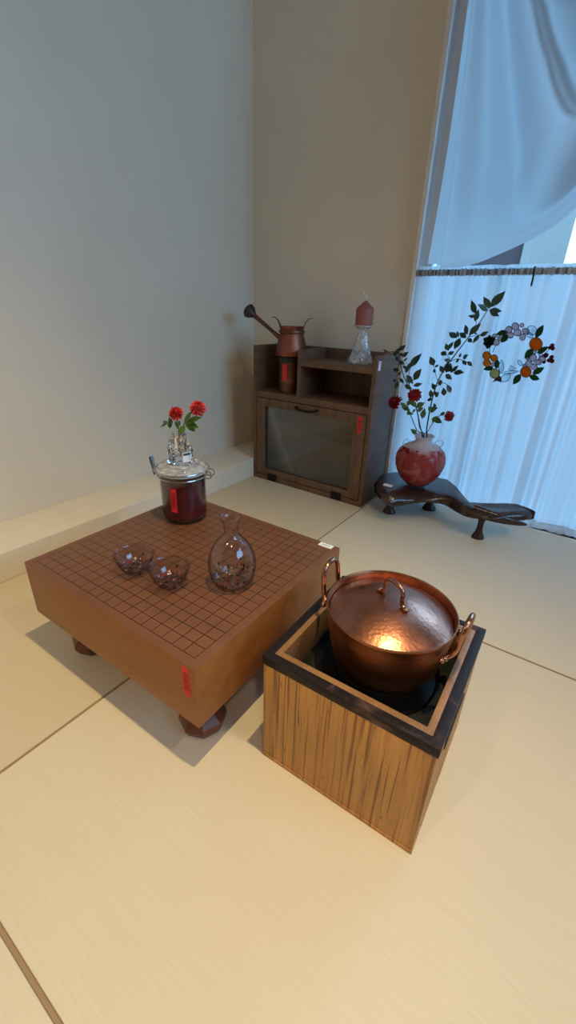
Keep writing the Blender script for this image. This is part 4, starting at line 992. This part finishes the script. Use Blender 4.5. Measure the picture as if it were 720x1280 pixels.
# turned-back edge down the left side
shm = (grid(lambda u, v: (lambda z: Vector((left_x(z)-0.052*u*(1-0.62*min(1, v*2.1))+0.003, YS-0.026+0.022*u+0.004*sin(5*u), z)))(0.820+1.3*v), 4, 40))
bmesh.ops.solidify(shm, geom=list(shm.faces), thickness=0.004)
part('side_hem', shm, M['swag'], sw, 'turned edge of the curtain')

# ------------------------------------------------------------------ stained glass wreath
YW = 1.292
def wq(x, y, dy=0.0): return at(590+x/6.545, 390+y/6.545, YW+dy)
wc = wq(372, 340)
wr = thing('stained_glass_wreath', 'round stained glass wreath of oranges, leaves and white blossom hanging before the sheer curtain', 'wreath', wc)
FX, FZ = Vector((1, 0, 0)), Vector((0, 0, 1))
def outline_piece(name, pts, mat, label=None, lead=0.0013):
    P = [wq(*p) for p in pts]; bm = bmesh.new()
    fr = [bm.verts.new(p+Vector((0, -0.0012, 0))) for p in P]; bk = [bm.verts.new(p+Vector((0, 0.0012, 0))) for p in P]
    bm.faces.new(fr); bm.faces.new(list(reversed(bk)))
    for k in range(len(P)): bm.faces.new((fr[k], bk[k], bk[(k+1) % len(P)], fr[(k+1) % len(P)]))
    o = part(name, bm, mat, wr, label, smooth=False)
    part('lead_edge', tube(P, lead, 6, True), M['lead'], o)
    return o
def disc(c, r, n=18, sx=1.0, rot=0.0):
    return [(c[0]+r*sx*cos(2*pi*k/n)*cos(rot)-r*sin(2*pi*k/n)*sin(rot), c[1]+r*sx*cos(2*pi*k/n)*sin(rot)+r*sin(2*pi*k/n)*cos(rot)) for k in range(n)]
def leafo(a, b_, w_):
    dx, dy = b_[0]-a[0], b_[1]-a[1]; ln = hypot(dx, dy); nx, ny = -dy/ln, dx/ln; L_, R_ = [], []
    for t, f in ((0, 0), (0.15, 0.6), (0.4, 1), (0.65, 0.82), (0.85, 0.4), (1, 0)):
        c = (a[0]+dx*t, a[1]+dy*t); L_.append((c[0]+nx*w_/2*f, c[1]+ny*w_/2*f)); R_.append((c[0]-nx*w_/2*f, c[1]-ny*w_/2*f))
    return L_ + R_[-2:0:-1]
for c, r in (((523, 262), 52), ((440, 490), 44)): outline_piece('orange_fruit', disc(c, r), M['p_orange'])
for c, r in (((120, 357), 33), ((180, 377), 28), ((122, 417), 30)): outline_piece('orange_fruit', disc(c, r), M['p_amber'])
outline_piece('round_fruit', disc((185, 503), 39), M['p_cream'], 'cream yellow round')
for a, b_, w_ in (((522, 208), (583, 108), 48), ((535, 335), (622, 285), 40), ((500, 305), (432, 378), 56), ((497, 505), (588, 455), 44), ((472, 525), (550, 550), 44), ((395, 512), (338, 590), 50), ((172, 455), (94, 468), 34), ((200, 462), (206, 385), 40), ((292, 162), (200, 182), 42), ((292, 185), (238, 248), 48)):
    outline_piece('leaf', leafo(a, b_, w_), M['p_green'])
for a, b_, w_ in (((140, 250), (190, 205), 44), ((140, 245), (95, 215), 44), ((140, 245), (125, 300), 46), ((140, 245), (180, 262), 40), ((140, 248), (92, 262), 40), ((140, 245), (145, 190), 44)):
    outline_piece('leaf', leafo(a, b_, w_), M['p_dark'], 'dark green leaf')
outline_piece('leaf', [(168, 575), (196, 545), (222, 522), (236, 535), (236, 572), (200, 560)], M['p_brown'], 'brown corner leaf')
for c, r, sx, ro in (((300, 145), 29, .9, .6), ((355, 118), 31, .9, -.4), ((372, 168), 28, 1.1, .3), ((315, 190), 24, 1, 0), ((408, 108), 16, 1, 0), ((440, 158), 22, 1.35, .5), ((415, 205), 27, .85, .3), ((198, 250), 24, 1.1, -.3), ((185, 195), 16, 1.2, 0), ((225, 215), 17, 1, 0),
                    ((500, 375), 29, .95, .4), ((463, 425), 25, 1.1, .2), ((545, 412), 20, 1.2, .2), ((508, 450), 22, 1.2, .2), ((430, 440), 14, 1, 0), ((575, 382), 24, 1.2, .2), ((455, 382), 12, 1, 0), ((170, 428), 15, 1, 0), ((512, 328), 15, 1, 0)):
    outline_piece('petal', disc(c, r, 14, sx, ro), M['p_pink'])
for pts in (disc((488, 150), 38, 14, 1.1, .3), leafo((500, 210), (440, 165), 40), leafo((238, 505), (240, 388), 44), leafo((238, 570), (320, 500), 60), [(300, 470), (312, 434), (362, 465), (330, 480)], leafo((250, 500), (385, 485), 26), leafo((408, 440), (375, 390), 34), leafo((590, 360), (540, 345), 26)):
    outline_piece('leaf', pts, M['p_clear'], 'clear glass leaf', 0.0009)
tw = bmesh.new()
for a, b_ in (((480, 440), (560, 370)), ((560, 370), (655, 285)), ((575, 405), (650, 390)), ((575, 375), (605, 355)), ((170, 330), (185, 290)), ((185, 290), (200, 262)), ((140, 330), (150, 275))):
    tube([wq(*a), wq(*b_)], 0.0010, 6, bm=tw)
part('wire_twig', tw, M['lead'], wr)
for c, r in (((655, 275), 13), ((660, 300), 12), ((638, 292), 11), ((605, 355), 15), ((650, 370), 13), ((655, 402), 13), ((630, 395), 13), ((590, 410), 10)):
    part('berry', sphere(wq(*c), r/6.545/312, 12, 8), M['p_red'], wr)
part('hanging_line', tube([k2+Vector((0.001, -0.008, 0.002)), wq(408, 95)], 0.0004, 6), M['glass'], wr, 'thin clear line')

# ------------------------------------------------------------------ neighbour building outside
Yb = 11.0
e0 = at(653, 318, Yb)
bld = thing('street_building', 'dark blue glazed building with an added pale wing outside the window, seen below the swag', 'building', (e0.x-4, Yb, -0.5))
xs_ = at(579, 320, Yb).x
part('added_pale_wing', box(e0.x-16, xs_, Yb-0.2, Yb+6, -0.5, 16.0, 0.02), M['facade_light'], bld, 'added pale side wing')  # wing added to brighten the strip beside the window jamb
part('glazed_front', box(xs_, e0.x, Yb, Yb+6, -0.5, 16.0, 0.02), M['facade'], bld)  # unseen height added to block sky and deepen the swag folds
part('pale_corner', box(e0.x, at(664, 318, Yb).x, Yb-0.1, Yb+6, -0.5, 16.2, 0.02), M['facade_light'], bld, 'pale corner strip')

# ------------------------------------------------------------------ light
W = bpy.data.worlds.new('world'); S.world = W; W.use_nodes = True
bg = W.node_tree.nodes['Background']; bg.inputs['Color'].default_value = (0.24, 0.53, 0.90, 1); bg.inputs['Strength'].default_value = 10.0
pd = bpy.data.lights.new('window_portal', 'AREA'); pd.shape = 'RECTANGLE'; pd.size = WINX1-WINX0; pd.size_y = WINZ1-WINZ0; pd.cycles.is_portal = True
po = bpy.data.objects.new('window_portal', pd); COL.objects.link(po); po.location = ((WINX0+WINX1)/2, WY+0.125, (WINZ0+WINZ1)/2); po.rotation_euler = (-pi/2, 0, 0)
pd2 = bpy.data.lights.new('window_portal', 'AREA'); pd2.shape = 'RECTANGLE'; pd2.size = W2[3]-W2[2]; pd2.size_y = W2[1]-W2[0]; pd2.cycles.is_portal = True
po2 = bpy.data.objects.new('window_portal', pd2); COL.objects.link(po2); po2.location = (RX+0.105, (W2[0]+W2[1])/2, (W2[2]+W2[3])/2); po2.rotation_euler = (0, pi/2, 0)  # sampling portal of the added side window
sd_ = bpy.data.lights.new('ceiling_and_fill_spot', 'SPOT'); sd_.energy = 133; sd_.color = (1.0, 0.75, 0.36); sd_.spot_size = radians(73); sd_.spot_blend = 1.0; sd_.shadow_soft_size = 0.02
so = bpy.data.objects.new('ceiling_and_fill_spot', sd_); COL.objects.link(so); so.location = (0.40, 0.05, 2.38)
so.rotation_euler = (Vector((-0.06, -0.30, 0))-Vector(so.location)).to_track_quat('-Z', 'Y').to_euler()

for lx, ly in ((1.30, -1.20), (-0.25, -1.70), (1.55, 0.10)):       # unseen fill spots added to balance the warm room light
    s2 = bpy.data.lights.new('ceiling_and_fill_spot', 'SPOT'); s2.energy = 55.0; s2.color = (0.99, 0.78, 0.58); s2.spot_size = radians(140); s2.spot_blend = 1.0; s2.shadow_soft_size = 0.07
    fill_spot = bpy.data.objects.new('ceiling_and_fill_spot', s2); COL.objects.link(fill_spot); fill_spot.location = (lx, ly, 2.38)

S.view_settings.view_transform = 'Standard'; S.view_settings.look = 'None'
S.view_settings.gamma = 1; S.view_settings.use_curve_mapping = False; S.view_settings.exposure = 0.0
S.cycles.max_bounces = 14; S.cycles.transmission_bounces = 12; S.cycles.transparent_max_bounces = 16; S.cycles.diffuse_bounces = 5
S.cycles.caustics_refractive = True; S.cycles.caustics_reflective = False; S.cycles.sample_clamp_indirect = 4.0
S.cycles.use_denoising = True
